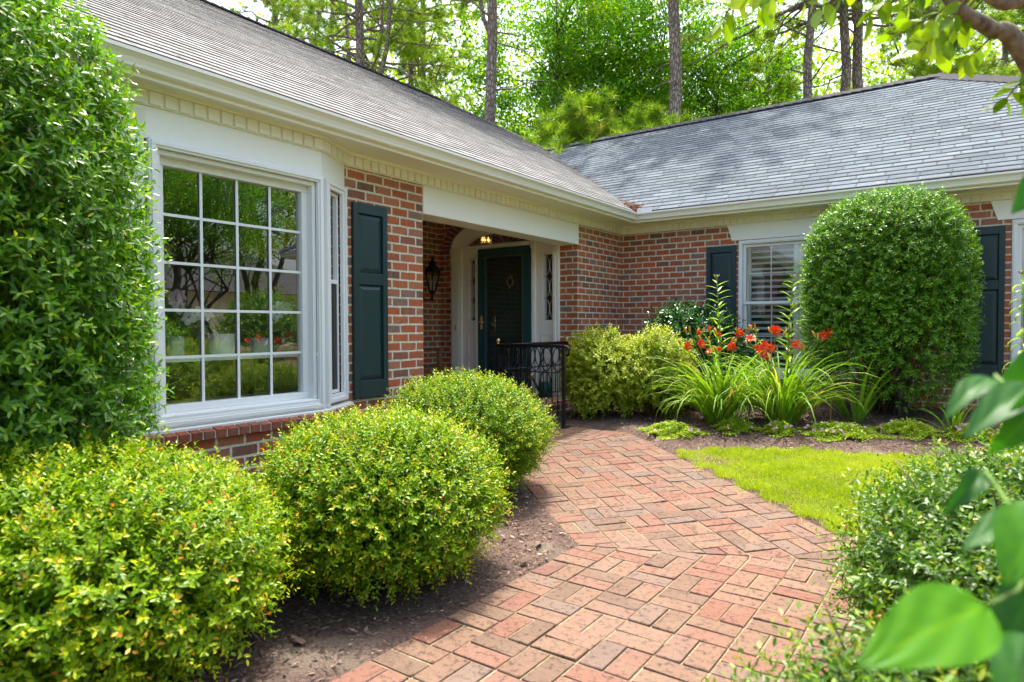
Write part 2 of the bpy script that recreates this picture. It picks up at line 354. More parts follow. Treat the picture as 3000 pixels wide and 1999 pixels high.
def shingle_mat(name, tones):
    t = NT(name); uv = t.n('ShaderNodeUVMap').outputs[0]; p = t.pos()
    sep = t.n('ShaderNodeSeparateXYZ'); t.l(uv, sep.inputs[0])
    row = t.math('FLOOR', sep.outputs[1]); fv = t.math('SUBTRACT', sep.outputs[1], row)
    wr = t.n('ShaderNodeTexWhiteNoise', noise_dimensions='1D'); t.l(row, wr.inputs['W'])
    def tabs(width, seed):
        ur = t.math('ADD', t.math('DIVIDE', sep.outputs[0], width), t.math('MULTIPLY', wr.outputs[0], 7.+seed)); cl = t.math('FLOOR', ur); fu = t.math('SUBTRACT', ur, cl)
        cx = t.n('ShaderNodeCombineXYZ'); t.l(cl, cx.inputs[0]); t.l(row, cx.inputs[1])
        wn = t.n('ShaderNodeTexWhiteNoise', noise_dimensions='2D'); t.l(cx.outputs[0], wn.inputs['Vector'])
        return wn.outputs[0], fu
    a, fu = tabs(.30, 0); b, _ = tabs(.15, 3)
    c = t.ramp(t.math('ADD', t.math('MULTIPLY', a, .6), t.math('MULTIPLY', b, .4)), [(0, tones[0]), (.5, tones[1]), (1, tones[2])])
    c = t.mix(t.math('MULTIPLY', t.noise(p, 160, 3), .5), c, tuple(x*.45 for x in tones[0]))
    c = t.mix(t.math('MULTIPLY', sstep_node(t, t.noise(p, .9, 4), .45, .7), .3), c, tuple(x*.7 for x in tones[0]))
    slot = t.math('MULTIPLY', t.math('LESS_THAN', fu, .07), 1.)
    butt_shade = t.math('LESS_THAN', fv, t.math('ADD', .09, t.math('MULTIPLY', t.math('GREATER_THAN', b, .45), .13)))  # shadow line under each course edge, painted as a dark band
    c = t.mix(t.math('MAXIMUM', t.math('MULTIPLY', slot, .6), t.math('MULTIPLY', butt_shade, .85)), c, (.035, .035, .038))
    return t.done(t.princ(c, .9, .25, bump=t.noise(p, 220, 2), bstr=.5, bdist=.004))
M['shingle'] = shingle_mat('asphalt shingle', [(.15, .15, .142), (.26, .258, .242), (.37, .365, .34)])
M['ridge'] = plain('ridge shingle', (.06, .06, .062), .9, 90, .3)
M['shingle_shade'] = shingle_mat('tree shaded asphalt shingle', [(.068, .094, .114), (.125, .158, .182), (.195, .232, .258)])  # same shingle with cool tree shade put into its tones

# ------------------------------------------------------------------ leaf clouds
def unit(a): return a/np.maximum(np.linalg.norm(a, axis=-1, keepdims=True), 1e-9)
def rdir(n): return unit(rng.normal(size=(n, 3)))
def leaves6(P, D, N, L, Wd, fold=.25, curl=.15):
    """six-point folded leaves: returns verts, quads"""
    D = unit(D); N = unit(N-D*np.sum(N*D, 1, keepdims=True)); B = np.cross(D, N); n = len(P)
    L = np.broadcast_to(np.asarray(L, float), (n,))[:, None]; Wd = np.broadcast_to(np.asarray(Wd, float), (n,))[:, None]
    def pt(t, s): return P+D*L*t+B*Wd*.5*s+N*(abs(s)*fold*Wd*.5-curl*L*t*t)
    V = np.stack([pt(0, 0), pt(.28, 1*.85), pt(.66, .9), pt(1, 0), pt(.66, -.9), pt(.28, -.85)], 1).reshape(-1, 3)
    b = (np.arange(n)*6)[:, None]
    return V, np.concatenate([b+np.array([[0, 1, 2, 3]]), b+np.array([[0, 3, 4, 5]])])
def leaves4(P, D, N, L, Wd, curl=.0):
    D = unit(D); N = unit(N-D*np.sum(N*D, 1, keepdims=True)); B = np.cross(D, N); n = len(P)
    L = np.broadcast_to(np.asarray(L, float), (n,))[:, None]; Wd = np.broadcast_to(np.asarray(Wd, float), (n,))[:, None]
    V = np.stack([P, P+D*L*.45+B*Wd*.5+N*Wd*.12, P+D*L-N*L*curl, P+D*L*.45-B*Wd*.5+N*Wd*.12], 1).reshape(-1, 3)
    return V, (np.arange(n)*4)[:, None]+np.array([[0, 1, 2, 3]])
def lump(d, k=3., seed=0.):
    return (np.sin(d[:, 0]*k*1.3+seed)*np.sin(d[:, 1]*k*1.7+2*seed+1)+np.sin(d[:, 2]*k*1.5+d[:, 0]*k+3*seed)+.6*np.sin(d[:, 1]*k*2.7+d[:, 2]*k*2.1+seed))/2.6

def superdir(n, zmin=-.45, pw=2.):
    d = rdir(int(n*1.8)+10); d = d[d[:, 2] > zmin][:n]
    if pw != 2.:
        k = (np.abs(d)**pw).sum(1)**(-1/pw); d = d*k[:, None]
    return d
def bush(name, label, cat, c, rad, mat, nspray=3200, K=12, leaf=(.030, .013), tw=(.10, .2), group=None, pw=2., zmin=-.45, amp=.07, seed=1., upb=.5, inner=.72, newp=.5, stems=40, fold=.25, depth=(.8, 1.), fill=.5, hang=None, hole=None):
    """a shrub: sprays of twigs with leaves over the outside of a lumpy dome, thinner layers within"""
    c = np.array(c, float); rad = np.array(rad, float)
    root = thing(name, label, cat, (c[0], c[1], float(terrain(c[0], c[1]))), group)
    d = superdir(nspray, zmin, pw); du = unit(d)
    f = 1+amp*lump(du, 3.2, seed)+amp*.5*lump(du, 8., seed+2)
    start = rng.uniform(depth[0], depth[1], len(d))*f
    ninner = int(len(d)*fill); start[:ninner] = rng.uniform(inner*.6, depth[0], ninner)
    P0 = c+d*start[:, None]*rad
    if hole is not None:
        keep = rng.random(len(d)) > hole(P0); P0, d, du = P0[keep], d[keep], du[keep]
    T = unit(unit(du/rad*rad.mean())*1.+np.array([0, 0, upb])+rng.normal(size=d.shape)*.45)
    Ls = rng.uniform(tw[0], tw[1], len(P0)); n = len(P0)
    k = np.arange(K)/(K-1.)
    base = P0[:, None]+T[:, None]*(Ls[:, None]*k)[..., None]-np.array([0, 0, 1.])*((Ls[:, None]*k**2)*.12)[..., None]
    side = unit(np.cross(T, rng.normal(size=T.shape))); side2 = np.cross(T, side)
    ang = (np.arange(K)*2.4)[None]+rng.uniform(0, 6.28, (n, 1))
    lat = side[:, None]*np.cos(ang)[..., None]+side2[:, None]*np.sin(ang)[..., None]
    D = unit(lat+T[:, None]*(.35+.7*k[None])[..., None]+rng.normal(size=(n, K, 3))*.15)
    N = unit(T[:, None]+np.array([0, 0, .6])+rng.normal(size=(n, K, 3))*.35)
    size = (1.05-.45*k[None])*rng.uniform(.75, 1.2, (n, K))
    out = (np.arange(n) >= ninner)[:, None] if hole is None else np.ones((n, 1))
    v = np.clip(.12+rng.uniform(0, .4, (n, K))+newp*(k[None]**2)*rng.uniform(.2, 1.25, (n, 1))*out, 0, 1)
    V, Q = leaves6(base.reshape(-1, 3), D.reshape(-1, 3), N.reshape(-1, 3), (leaf[0]*size).ravel(), (leaf[1]*size).ravel(), fold)
    g = V[:, 2] > -.02
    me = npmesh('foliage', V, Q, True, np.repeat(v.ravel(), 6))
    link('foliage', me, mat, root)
    st = MB(); z0 = float(terrain(c[0], c[1]))
    sel = rng.integers(ninner if ninner < n else 0, n, stems)
    for i in sel:
        p = P0[i]; b = np.array([c[0]+rng.normal()*.05*rad[0]/.5, c[1]+rng.normal()*.05*rad[1]/.5, z0]); m = b*.5+p*.5+np.array([0, 0, .05+.1*rng.random()])*rad[2]+rng.normal(size=3)*.04
        st.tube([b, m, p, p+T[i]*Ls[i]], [.008, .006, .004, .0015], 4)
    st.build('stem', M['twig'], root, True)
    return root

# ------------------------------------------------------------------ ground
def build_ground():
    def axis(lo, hi, a, b, step, far):
        core = np.arange(a, b+1e-6, step); g = np.geomspace(step*2, far, 26)
        return np.concatenate([(a-g)[::-1], core, b+g])
    X = axis(0, 0, -4.4, 4.5, .09, 300); Y = axis(0, 0, -1., 9.2, .09, 300)
    xx, yy = np.meshgrid(X, Y); zz = terrain(xx, yy)
    low = (xx > XP0+.07) & (xx < XP1-.07) & (CN[0]*xx+CN[1]*yy < CD+.1)
    up = (UN[0]*xx+UN[1]*yy > NL+.07) & (UN[0]*xx+UN[1]*yy < NR-.07) & (CN[0]*xx+CN[1]*yy > CD-.1) & (xx > -3.4)
    st = (xx < -2.6) & (yy > 4.75) & (yy < 6.1)
    zz = np.where(low | up | st, zz-.045, zz-.004)
    near = (np.abs(xx) < 6) & (yy > -1) & (yy < 9.5)
    zz = zz+np.where(near & ~(low | up | st), .010*np.sin(xx*9.1+yy*3.)*np.sin(yy*7.7)+.006*np.sin(xx*23+1)*np.sin(yy*19), 0)
    V = np.stack([xx, yy, zz], -1).reshape(-1, 3); nx = len(X); i = np.arange((len(Y)-1)*nx).reshape(-1, nx)[:, :-1].ravel()
    tag(link('ground', npmesh('ground', V, np.stack([i, i+1, i+nx+1, i+nx], 1), True), M['mulch']), kind='structure')
build_ground()

def clip(poly, n, d):                       # keep n.p <= d
    out = []
    for i in range(len(poly)):
        a, b = poly[i], poly[(i+1) % len(poly)]; da, db = n[0]*a[0]+n[1]*a[1]-d, n[0]*b[0]+n[1]*b[1]-d
        if da <= 0: out.append(a)
        if da*db < 0: s = da/(da-db); out.append((a[0]+s*(b[0]-a[0]), a[1]+s*(b[1]-a[1])))
    return out
def build_path():
    pav, sand = MB(), MB()
    def paver(poly):
        if len(poly) < 3: return
        P = np.array(poly); A = .5*abs(sum(P[i-1][0]*P[i][1]-P[i][0]*P[i-1][1] for i in range(len(P))))
        if A < .0012: return
        cen = P.mean(0); dz = rng.normal()*.0016; tx, ty = rng.normal(size=2)*.012
        def ring(inset, z):
            r = []
            for q in P:
                v = q-cen; L = np.linalg.norm(v); p = cen+v*(1-inset/L)
                r.append((p[0], p[1], float(terrain(*cen))+.045*(0 if cen[1] < 3.4 else p[1]-cen[1])+z+dz+tx*v[0]+ty*v[1]))
            return r
        n = len(P); pav.cur = rng.random()
        vs = ring(0, -.04)+ring(0, -.005)+ring(.0022, -.0012)+ring(.006, 0)
        fs = [tuple(range(3*n, 4*n))]
        for k in range(3): fs += [(k*n+i, k*n+(i+1) % n, (k+1)*n+(i+1) % n, (k+1)*n+i) for i in range(n)]
        pav.add(vs, fs)
    def area(o, a, b, i0, i1, j0, j1, clips):
        o, a, b = np.array(o), np.array(a), np.array(b); J = .0078
        for i in range(i0, i1):
            for j in range(j0, j1):
                c0 = o+a*BL*i+b*BL*j
                if np.linalg.norm(c0) > 9: continue
                cell = [tuple(c0), tuple(c0+a*BL), tuple(c0+a*BL+b*BL), tuple(c0+b*BL)]
                for n, d in clips: cell = clip(cell, n, d) if cell else cell
                if len(cell) < 3: continue
                k = len(sand.v); sand.add([(x, y, float(terrain(x, y))-.0065) for x, y in cell], [tuple(range(len(cell)))])
                p, q = (a, b) if (i+j) % 2 else (b, a)
                for h in range(2):
                    jit = rng.normal(size=2)*.0013
                    r0 = c0+p*J/2+q*(BL/2*h+J/2)+jit
                    br = [r0, r0+p*(BL-J), r0+p*(BL-J)+q*(BL/2-J), r0+q*(BL/2-J)]; br = [tuple(x) for x in br]
                    for n, d in clips: br = clip(br, n, d-.003) if br else br
                    if br and len(br) >= 3: paver(br)
    cd = KR-KL; cn = np.array([-cd[1], cd[0]])/np.linalg.norm(cd); cdv = float(cn@KL)      # cn points up the path
    area((XP0, KL[1]-BL*26-.06), (1, 0), (0, 1), 0, 7, 0, 32, [(cn, cdv)])
    # second bend towards the door
    E1 = np.array([-2.86, (NR-UN[0]*-2.86)/UN[1]]); a2 = np.array([-1., 0.]); bis = UA+a2; bis /= np.linalg.norm(bis)
    kd = float(bis@E1)
    area(KL-UA*BL*5, UN, UA, 0, 7, 0, 26, [(-cn, -cdv), (bis, kd)])
    area((-4.2, E1[1]-BL*7), (1, 0), (0, 1), 0, 11, 0, 7, [(-bis, -kd)])
    o = tag(pav.build('brick_path', M['paver'], attr=True), kind='structure')
    tag(sand.build('path_joint_sand', M['sand']), kind='structure')
    return E1
E1 = build_path()

def inpoly(x, y, poly):
    r = np.zeros(len(x), bool); n = len(poly)
    for i in range(n):
        (x1, y1), (x2, y2) = poly[i], poly[(i+1) % n]
        c = ((y1 > y) != (y2 > y)) & (x < (x2-x1)*(y-y1)/(y2-y1+1e-12)+x1); r ^= c
    return r
LAWN = [(-.30, 3.78), (-1.07, 4.46), (-1.93, 5.24), (-2.12, 5.47), (-1.95, 5.66), (-1.55, 5.90), (-1.1, 6.08), (-.5, 6.2), (0.1, 6.22), (1.5, 6.0), (3., 5.7), (7., 5.6), (7., 3.2), (.6, 3.2)]
def build_lawn():
    n = 330000; x = rng.uniform(-2.2, 2.2, n); y = rng.uniform(3.2, 6.3, n)
    x = np.concatenate([x, rng.uniform(2.2, 7, 60000)]); y = np.concatenate([y, rng.uniform(3.2, 6.3, 60000)])
    jx, jy = x+.05*np.sin(y*31)+rng.normal(size=len(x))*.032, y+.05*np.sin(x*27)+rng.normal(size=len(x))*.032
    k = inpoly(jx, jy, LAWN); bare = (np.sin(x*3.1+.5)*np.sin(y*4.3+x*2)+.5*np.sin(x*9+y*7)); k &= (bare < 1.15) | (rng.random(len(x)) < .4)
    thin = np.exp(-((x+1.75)**2+(y-5.35)**2)/.06); k &= rng.random(len(x)) > thin*.8
    x, y = x[k], y[k]; n = len(x)
    L = rng.uniform(.022, .055, n)*(1+.35*np.sin(x*7+1)*np.sin(y*8)); D = unit(np.stack([rng.normal(size=n)*.55, rng.normal(size=n)*.55, np.ones(n)], 1)); B = unit(np.cross(D, rdir(n)))
    P = np.stack([x, y, terrain(x, y)-.006], 1); wd = rng.uniform(.0022, .0042, n)[:, None]
    mid = P+D*L[:, None]*.55; tip = P+D*L[:, None]+np.stack([rng.normal(size=n)*.012, rng.normal(size=n)*.012, -np.abs(rng.normal(size=n))*.006], 1)
    V = np.stack([P-B*wd*.5, P+B*wd*.5, mid+B*wd*.4, tip, mid-B*wd*.4], 1).reshape(-1, 3); b = (np.arange(n)*5)[:, None]
    v = np.clip(.35+.2*np.sin(x*2.3)*np.sin(y*3.1+x)+.16*np.sin(x*11+y*5)*np.sin(y*13-x*4)+rng.normal(size=n)*.26, 0, 1)
    o = link('lawn_grass', npmesh('lawn_grass', V, [b+np.array([[0, 1, 2, 4]]), b+np.array([[4, 2, 3]])], False, np.repeat(v, 5)), M['grass'])
    tag(o, 'sunlit short green lawn beside the brick path', 'grass', kind='stuff')
    # soil under the lawn follows the terrain
build_lawn()
def build_chips():
    n = 110000; x = rng.uniform(-4.3, 2.5, n); y = rng.uniform(.6, 8.75, n)
    onp = ((x > XP0-.01) & (x < XP1+.01) & (y < 3.78)) | ((UN[0]*x+UN[1]*y > NL-.01) & (UN[0]*x+UN[1]*y < NR+.01) & (CN[0]*x+CN[1]*y > CD-.02) & (x > E1[0]-.6)) | ((x < -2.7) & (y > 4.6) & (y < E1[1]+.01))
    spill = onp & (rng.random(n) < .012); k = (~onp | spill) & ~inpoly(x, y, LAWN) & (x > -4.25) & ~((x < -4.0) & (y > 4.4) & (y < 7.5)); x, y, spill = x[k], y[k], spill[k]; n = len(x)
    a = rng.uniform(0, 6.28, n); D = np.stack([np.cos(a), np.sin(a), rng.normal(size=n)*.25], 1); N = unit(np.stack([rng.normal(size=n)*.35, rng.normal(size=n)*.35, np.ones(n)], 1))
    L = rng.gamma(3., .0068, n).clip(.006, .050)*np.where(spill, .5, 1); P = np.stack([x, y, terrain(x, y)+rng.uniform(-.002, .012, n)*~spill+.0035*spill], 1)-D*L[:, None]*.5
    V, Q = leaves4(P, D, N, L, L*rng.uniform(.16, .42, n))
    v = np.clip(rng.beta(1.6, 2.2, n), 0, 1)
    tag(link('mulch_chips', npmesh('mulch_chips', V, Q, False, np.repeat(v, 4)), M['chip']), 'brown bark mulch strewn over the planting beds', 'mulch', kind='stuff')
build_chips()

# ------------------------------------------------------------------ the house
house = thing('brick_house', 'single storey red brick house with white trim and grey shingle roof', 'house', (xL, yR, 0))
ZT = 2.648
def walls():
    for a, b in ((-3, 1.60), (3.58, YP), (YQ+.002, yR+.2)):                                  # left wing either side of the bay, pier beside the door
        MB().box(xL-.22, xL, a, b, -.1, ZB1+.05).build('wall', M['brick'], house, uv=True)
    m = MB()                                                                                # right wing front with window holes
    xs = [xL+.001, -2.594, -1.18, .276, 1.70, XE]
    for i in range(5):
        if i in (1, 3): m.box(xs[i], xs[i+1], yR, yR+.2, -.1, .55); m.box(xs[i], xs[i+1], yR, yR+.2, 2.32, ZB1)
        else: m.box(xs[i], xs[i+1], yR, yR+.2, -.1, ZB1)
    m.box(XE-.2, XE, yR+.2, 16, -.1, ZB1)
    m.build('wall', M['brick'], house, uv=True)
    # porch: back wall (under the lantern), hidden return, door wall round its arched opening
    m = MB(); m.box(-6.89, -6.69, 4.3, YQ+.2, 0, 3.0); m.box(-6.69, xL-.22, YP-.22, YP-.002, 0, 3.0); m.build('wall', M['brick'], house, uv=True)
    m = MB(); y0, y1 = YQ, YQ+.2
    m.box(-6.69, -6.44, y0, y1, 0, 2.35); m.box(-4.56, xL-.22, y0, y1, 0, 2.35)
    top = [(-6.69, y0, 2.35), (-6.44, y0, 2.35)]+[(-5.5-.94*math.cos(a), y0, 2.35+.43*math.sin(a)) for a in np.linspace(.06, PI-.06, 24)]+[(-4.56, y0, 2.35), (xL-.22, y0, 2.35), (xL-.22, y0, 3.0), (-6.69, y0, 3.0)]
    m.prism(top, (0, .2, 0)); m.build('wall', M['brick'], house, uv=True)
    m = MB()                                                                                 # radial brick arch over the doorway
    n = 27
    for i in range(n):
        a0, a1 = PI*i/n+.012, PI*(i+1)/n-.012; q = []
        for a, e in ((a0, 0), (a1, 0), (a1, .20), (a0, .20)): q.append((-5.5-(.945+e)*math.cos(a), YQ-.005, 2.35+(.435+e)*math.sin(a)))
        m.cur = rng.random(); m.prism(q, (0, .006, 0))
    m.build('door_arch', M['ledge'], house, attr=True)
    n_ = MB(); n_.prism([(-5.5-(.945+e)*math.cos(a), YQ-.0025, 2.35+(.435+e)*math.sin(a)) for e, rg in ((0, np.linspace(0, PI, 28)), (.2, np.linspace(PI, 0, 28))) for a in rg], (0, .002, 0)); n_.build('arch_mortar', M['mortar'], house)
    # brick base under the bay with a sloping rowlock ledge
    m = MB(); off = .06
    P = [(xL, 1.56-.08), (xB+off, 1.947-.05), (xB+off, 3.235+.05), (xL, 3.62+.10)]
    m.prism([(x, y, -.1) for x, y in P], (0, 0, .60)); m.build('bay_base', M['brick'], house, uv=True)
    m = MB(); mm = MB()
    for (a, b) in zip(P[:-1], P[1:]):
        a, b = np.array(a), np.array(b); L = np.linalg.norm(b-a); d = (b-a)/L; o = np.array([d[1], -d[0]]); k = max(2, round(L/.0815)); st = L/k
        for i in range(k):
            s0, s1 = a+d*(i*st+.006), a+d*((i+1)*st-.006); m.cur = rng.random(); dz = rng.normal()*.002
            vs = [(*(s0+o*.045), .482+dz), (*(s1+o*.045), .482+dz), (*(s1-o*.13), .50+dz), (*(s0-o*.13), .50+dz), (*(s0+o*.052), .535+dz), (*(s1+o*.052), .535+dz), (*(s1-o*.13), .575+dz), (*(s0-o*.13), .575+dz)]
            m.add(vs, [(0, 3, 2, 1), (4, 5, 6, 7), (0, 1, 5, 4), (1, 2, 6, 5), (2, 3, 7, 6), (3, 0, 4, 7)])
    mm.sweep(P, [(.040, .484), (.040, .530), (-.12, .568), (-.12, .484)]); lg = m.build('bay_ledge', M['ledge'], house, bevel=.003, attr=True); mm.build('ledge_mortar', M['mortar'], lg)
walls()
def trim():
    L = [(xL, -3), BAY[0], BAY[1], BAY[2], BAY[3], (xL, yR), (XE, yR), (XE, 16)]
    eave = [(xL, -3), (xL, yR), (XE, yR), (XE, 16)]
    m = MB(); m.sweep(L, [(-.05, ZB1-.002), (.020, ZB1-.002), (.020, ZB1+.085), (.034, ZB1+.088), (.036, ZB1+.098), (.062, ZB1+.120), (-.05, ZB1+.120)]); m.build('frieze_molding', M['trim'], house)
    for a, b in zip(L[:-1], L[1:]):
        m = MB(); a, b = np.array(a), np.array(b); ln = np.linalg.norm(b-a); d = (b-a)/ln; o = np.array([d[1], -d[0]]); k = max(2, int(ln/.0885)); st = ln/k
        if a[1] > 9: continue
        for i in range(k):
            p = a+d*(i*st+.008); q = d*(st-.020)
            m.obox((p[0]+o[0]*.018, p[1]+o[1]*.018, ZB1+.004), (q[0], q[1], 0), (o[0]*.022, o[1]*.022, 0), (0, 0, .078))
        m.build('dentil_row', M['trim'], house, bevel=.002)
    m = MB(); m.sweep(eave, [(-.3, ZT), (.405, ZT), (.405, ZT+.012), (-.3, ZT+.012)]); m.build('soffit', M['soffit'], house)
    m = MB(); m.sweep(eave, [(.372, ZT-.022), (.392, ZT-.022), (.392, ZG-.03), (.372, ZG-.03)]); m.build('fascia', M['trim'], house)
    g = [(.393, ZG+.006), (.393, ZG-.098), (.444-.02, ZG-.098), (.437, ZG-.088), (.441, ZG-.070), (.452, ZG-.045), (.470, ZG-.026), (.478, ZG-.020), (.478, ZG), (.462, ZG+.001), (.461, ZG-.012), (.432, ZG-.085), (.405, ZG-.088), (.402, ZG+.006)]
    gut = MB().sweep(eave, g).build('gutter', M['gutter'], house)
    m = MB(); c = np.array([xL+.464, yR-.464])                                       # splash guard in the inner corner
    m.box(c[0]-.004, c[0]+.004, c[1]-.004, c[1]+.19, ZG-.02, ZG+.062); m.box(c[0]-.20+.2, c[0]+.21, c[1]-.004, c[1]+.004, ZG-.02, ZG+.060)
    m.build('splash_guard', M['white'], gut)
    # wide beam over the porch opening and porch ceiling
    m = MB(); m.box(xL-.26, xL+.012, YP+.002, YQ+.02, ZB0, ZB1-.004); m.build('porch_beam', M['frieze'], house, bevel=.004)
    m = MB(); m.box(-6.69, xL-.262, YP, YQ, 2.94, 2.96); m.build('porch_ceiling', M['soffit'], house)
    # flat white lintels over the right wing windows
    for x0, x1 in ((-2.744, -1.03), (.0875, 1.9)):
        MB().prism([(x0, yR-.016, ZB1-.004), (x1, yR-.016, ZB1-.004), (x1-.07, yR-.016, 2.325), (x0+.066, yR-.016, 2.325)], (0, .014, 0)).build('window_lintel', M['frieze'], house, bevel=.002)
    # white board above the bay window
    MB().sweep(BAY, [(-.05, 2.34), (.006, 2.34), (.006, ZB1-.003), (-.05, ZB1-.003)]).build('bay_frieze', M['frieze'], house)
trim()
def roofs():
    gx, gy = xL+OV, yR-OV
    TH = math.atan(S); dz0 = ZG+.012
    def plane(name, mat, O, e, up, smin, smax, run, e0=.118):
        O = np.array(O); e = np.array(e, float); up = np.array(up, float); n = int(math.ceil(run/e0)); V, F, UV = [], [], []
        for i in range(n):
            t0, t1 = i*e0, min((i+1)*e0, run); seg = max(1, int((smax(t0)-smin(t0))/.9))
            for k in range(seg):
                fr0, fr1 = k/seg, (k+1)/seg
                def P(t, fr, h):
                    s = smin(t)+(smax(t)-smin(t))*fr; q = O+e*s+up*t; return (q[0], q[1], dz0+t*S+h), s
                jj = lambda s: .0014*math.sin(s*3.7+i*2.1)
                quad = [P(t0, fr0, .008), P(t0, fr1, .008), P(t1, fr1, .001), P(t1, fr0, .001)]; b = len(V)
                for (p, s), r in zip(quad, (i+.001, i+.001, i+.999, i+.999)): V.append((p[0], p[1], p[2]+(jj(s) if r < i+.5 else 0))); UV.append((s, r))
                F.append((b, b+1, b+2, b+3))
                b = len(V)
                for (p, s), r in ((P(t0, fr1, .008), i+.02), (P(t0, fr0, .008), i+.02), (P(t0, fr0, -.001), i+.01), (P(t0, fr1, -.001), i+.01)): V.append((p[0], p[1], p[2]+(jj(s) if r > i+.015 else 0))); UV.append((s, r))
                F.append((b, b+1, b+2, b+3))
        return link(name, npmesh(name, V, np.array(F), False, None, np.array(UV)), mat, house)
    LY = 13.0
    # left wing, face towards the path: s runs along +y from -3, t runs towards -x
    O = (gx, -3., 0); yv = gy+3
    r1 = plane('roof', M['shingle'], O, (0, 1, 0), (-1, 0, 0), lambda t: 0., lambda t: yv+t if t <= w else yv+w-(t-w), W)
    # right wing, face towards the camera
    xe = XE+OV
    def s0(t): return gx-t-gx
    r2 = plane('roof', M['shingle_shade'], (gx, gy, 0), (1, 0, 0), (0, 1, 0), lambda t: -t, lambda t: (xe-gx)-t, w)
    # far sides and the hip at the right end, plain sheets
    zr2, zr1 = dz0+w*S, dz0+W*S; xr = gx-W; hy = gy+w-(W-w)
    m = MB(); xh = xe-w
    m.add([(xe, gy, dz0), (xe, gy+2*w, dz0), (xh, gy+w, zr2)], [(0, 1, 2)])
    m.add([(xh, gy+w, zr2), (gx-w, gy+w, zr2), (gx-w-2, gy+2*w, dz0), (xe, gy+2*w, dz0)], [(0, 1, 2, 3)])
    m.add([(xr, -3, zr1), (xr, hy, zr1), (xr-W, hy+W, dz0), (xr-W, -3, dz0)], [(0, 1, 2, 3)])
    m.add([(xr, hy, zr1), (gx-w, gy+w, zr2), (gx-w-1.7, gy+w+1.7, zr2-1.7*S), (xr-W, hy+W, dz0)], [(0, 1, 2, 3)])
    m.build('roof', M['ridge'], house)
    # overlapping ridge and hip caps
    def caps(a, b, par):
        a, b = np.array(a), np.array(b); L = np.linalg.norm(b-a); d = (b-a)/L; hs = np.cross(d, [0, 0, 1.]); hs /= np.linalg.norm(hs); m = MB(); n = int(L/.15)
        up = np.cross(hs, d); wd = .15
        for i in range(n):
            p = a+d*(i*L/n); q = a+d*((i+1)*L/n+.03)
            vs = []
            for c, h in ((p, .030), (q, .014)):
                for sx, dzz in ((-1, -.52*wd), (0, .012), (1, -.52*wd)): vs.append(c+hs*sx*wd+np.array([0, 0, dzz+h]))
                for sx, dzz in ((1, -.52*wd-.012), (0, -.002), (-1, -.52*wd-.012)): vs.append(c+hs*sx*wd+np.array([0, 0, dzz+h]))
            m.add(vs, [(0, 1, 7, 6), (1, 2, 8, 7), (0, 5, 4, 1), (1, 4, 3, 2), (0, 6, 11, 5), (2, 3, 9, 8), (3, 4, 10, 9), (4, 5, 11, 10), (6, 7, 10, 11), (7, 8, 9, 10)])
        m.build('ridge_cap', M['ridge'], par)
    caps((xr, -3, zr1+.01), (xr, hy, zr1+.01), r1); caps((xr, hy, zr1+.01), (gx-w, gy+w, zr2+.01), r1)
    caps((gx-w, gy+w, zr2+.01), (xh, gy+w, zr2+.01), r2); caps((xh, gy+w, zr2+.01), (xe, gy, dz0+.02), r2)
    # dead pine straw caught in the valley and gutter corner
    P, D, V0 = [], [], 0
    n = 900; tt = np.concatenate([rng.uniform(0, 2.4, 500), np.abs(rng.normal(size=400))*.12]); off = rng.normal(size=n)*.035
    P = np.stack([gx-tt+off, gy+tt+off*0, dz0+tt*S+.012+np.abs(off)*S*.5+rng.random(n)*.015], 1); keep = rng.random(n) < np.where(tt < .4, 1, .5*np.sin(tt*5)**2); P = P[keep]
    V, Q = leaves4(P, rdir(len(P))*np.array([1, 1, .3]), rdir(len(P)), .11, .006)
    tag(link('pine_straw', npmesh('pine_straw', V, Q, False, np.repeat(rng.random(len(P)), 4)), M['straw'], r2), kind='stuff')
t = NT('dry pine straw'); M['straw'] = t.done(t.princ(t.ramp(t.attr(), [(0, (.20, .075, .03)), (1, (.42, .20, .09))]), .8, .2))
roofs()

def frame_rect(m, o, u, v, n, x0, x1, z0, z1, wd, d0, d1):
    """a rectangular frame between (x0,z0) and (x1,z1) in the plane o + u*x + v*z; depth d0..d1 along n"""
    o, u, v, n = map(lambda a: np.array(a, float), (o, u, v, n))
    for a, b, c, e in ((x0, x1, z1-wd, z1), (x0, x1, z0, z0+wd), (x0, x0+wd, z0+wd, z1-wd), (x1-wd, x1, z0+wd, z1-wd)):
        m.obox(o+u*a+v*c+n*d0, u*(b-a), v*(e-c), n*(d1-d0))
def pane(name, mat, par, o, u, v, n, x0, x1, z0, z1, d):
    o, u, v, n = map(lambda a: np.array(a, float), (o, u, v, n))
    q = o+u*x0+v*z0+n*d; return MB().add([q, q+u*(x1-x0), q+u*(x1-x0)+v*(z1-z0), q+v*(z1-z0)], [(0, 1, 2, 3)]).build(name, mat, par)

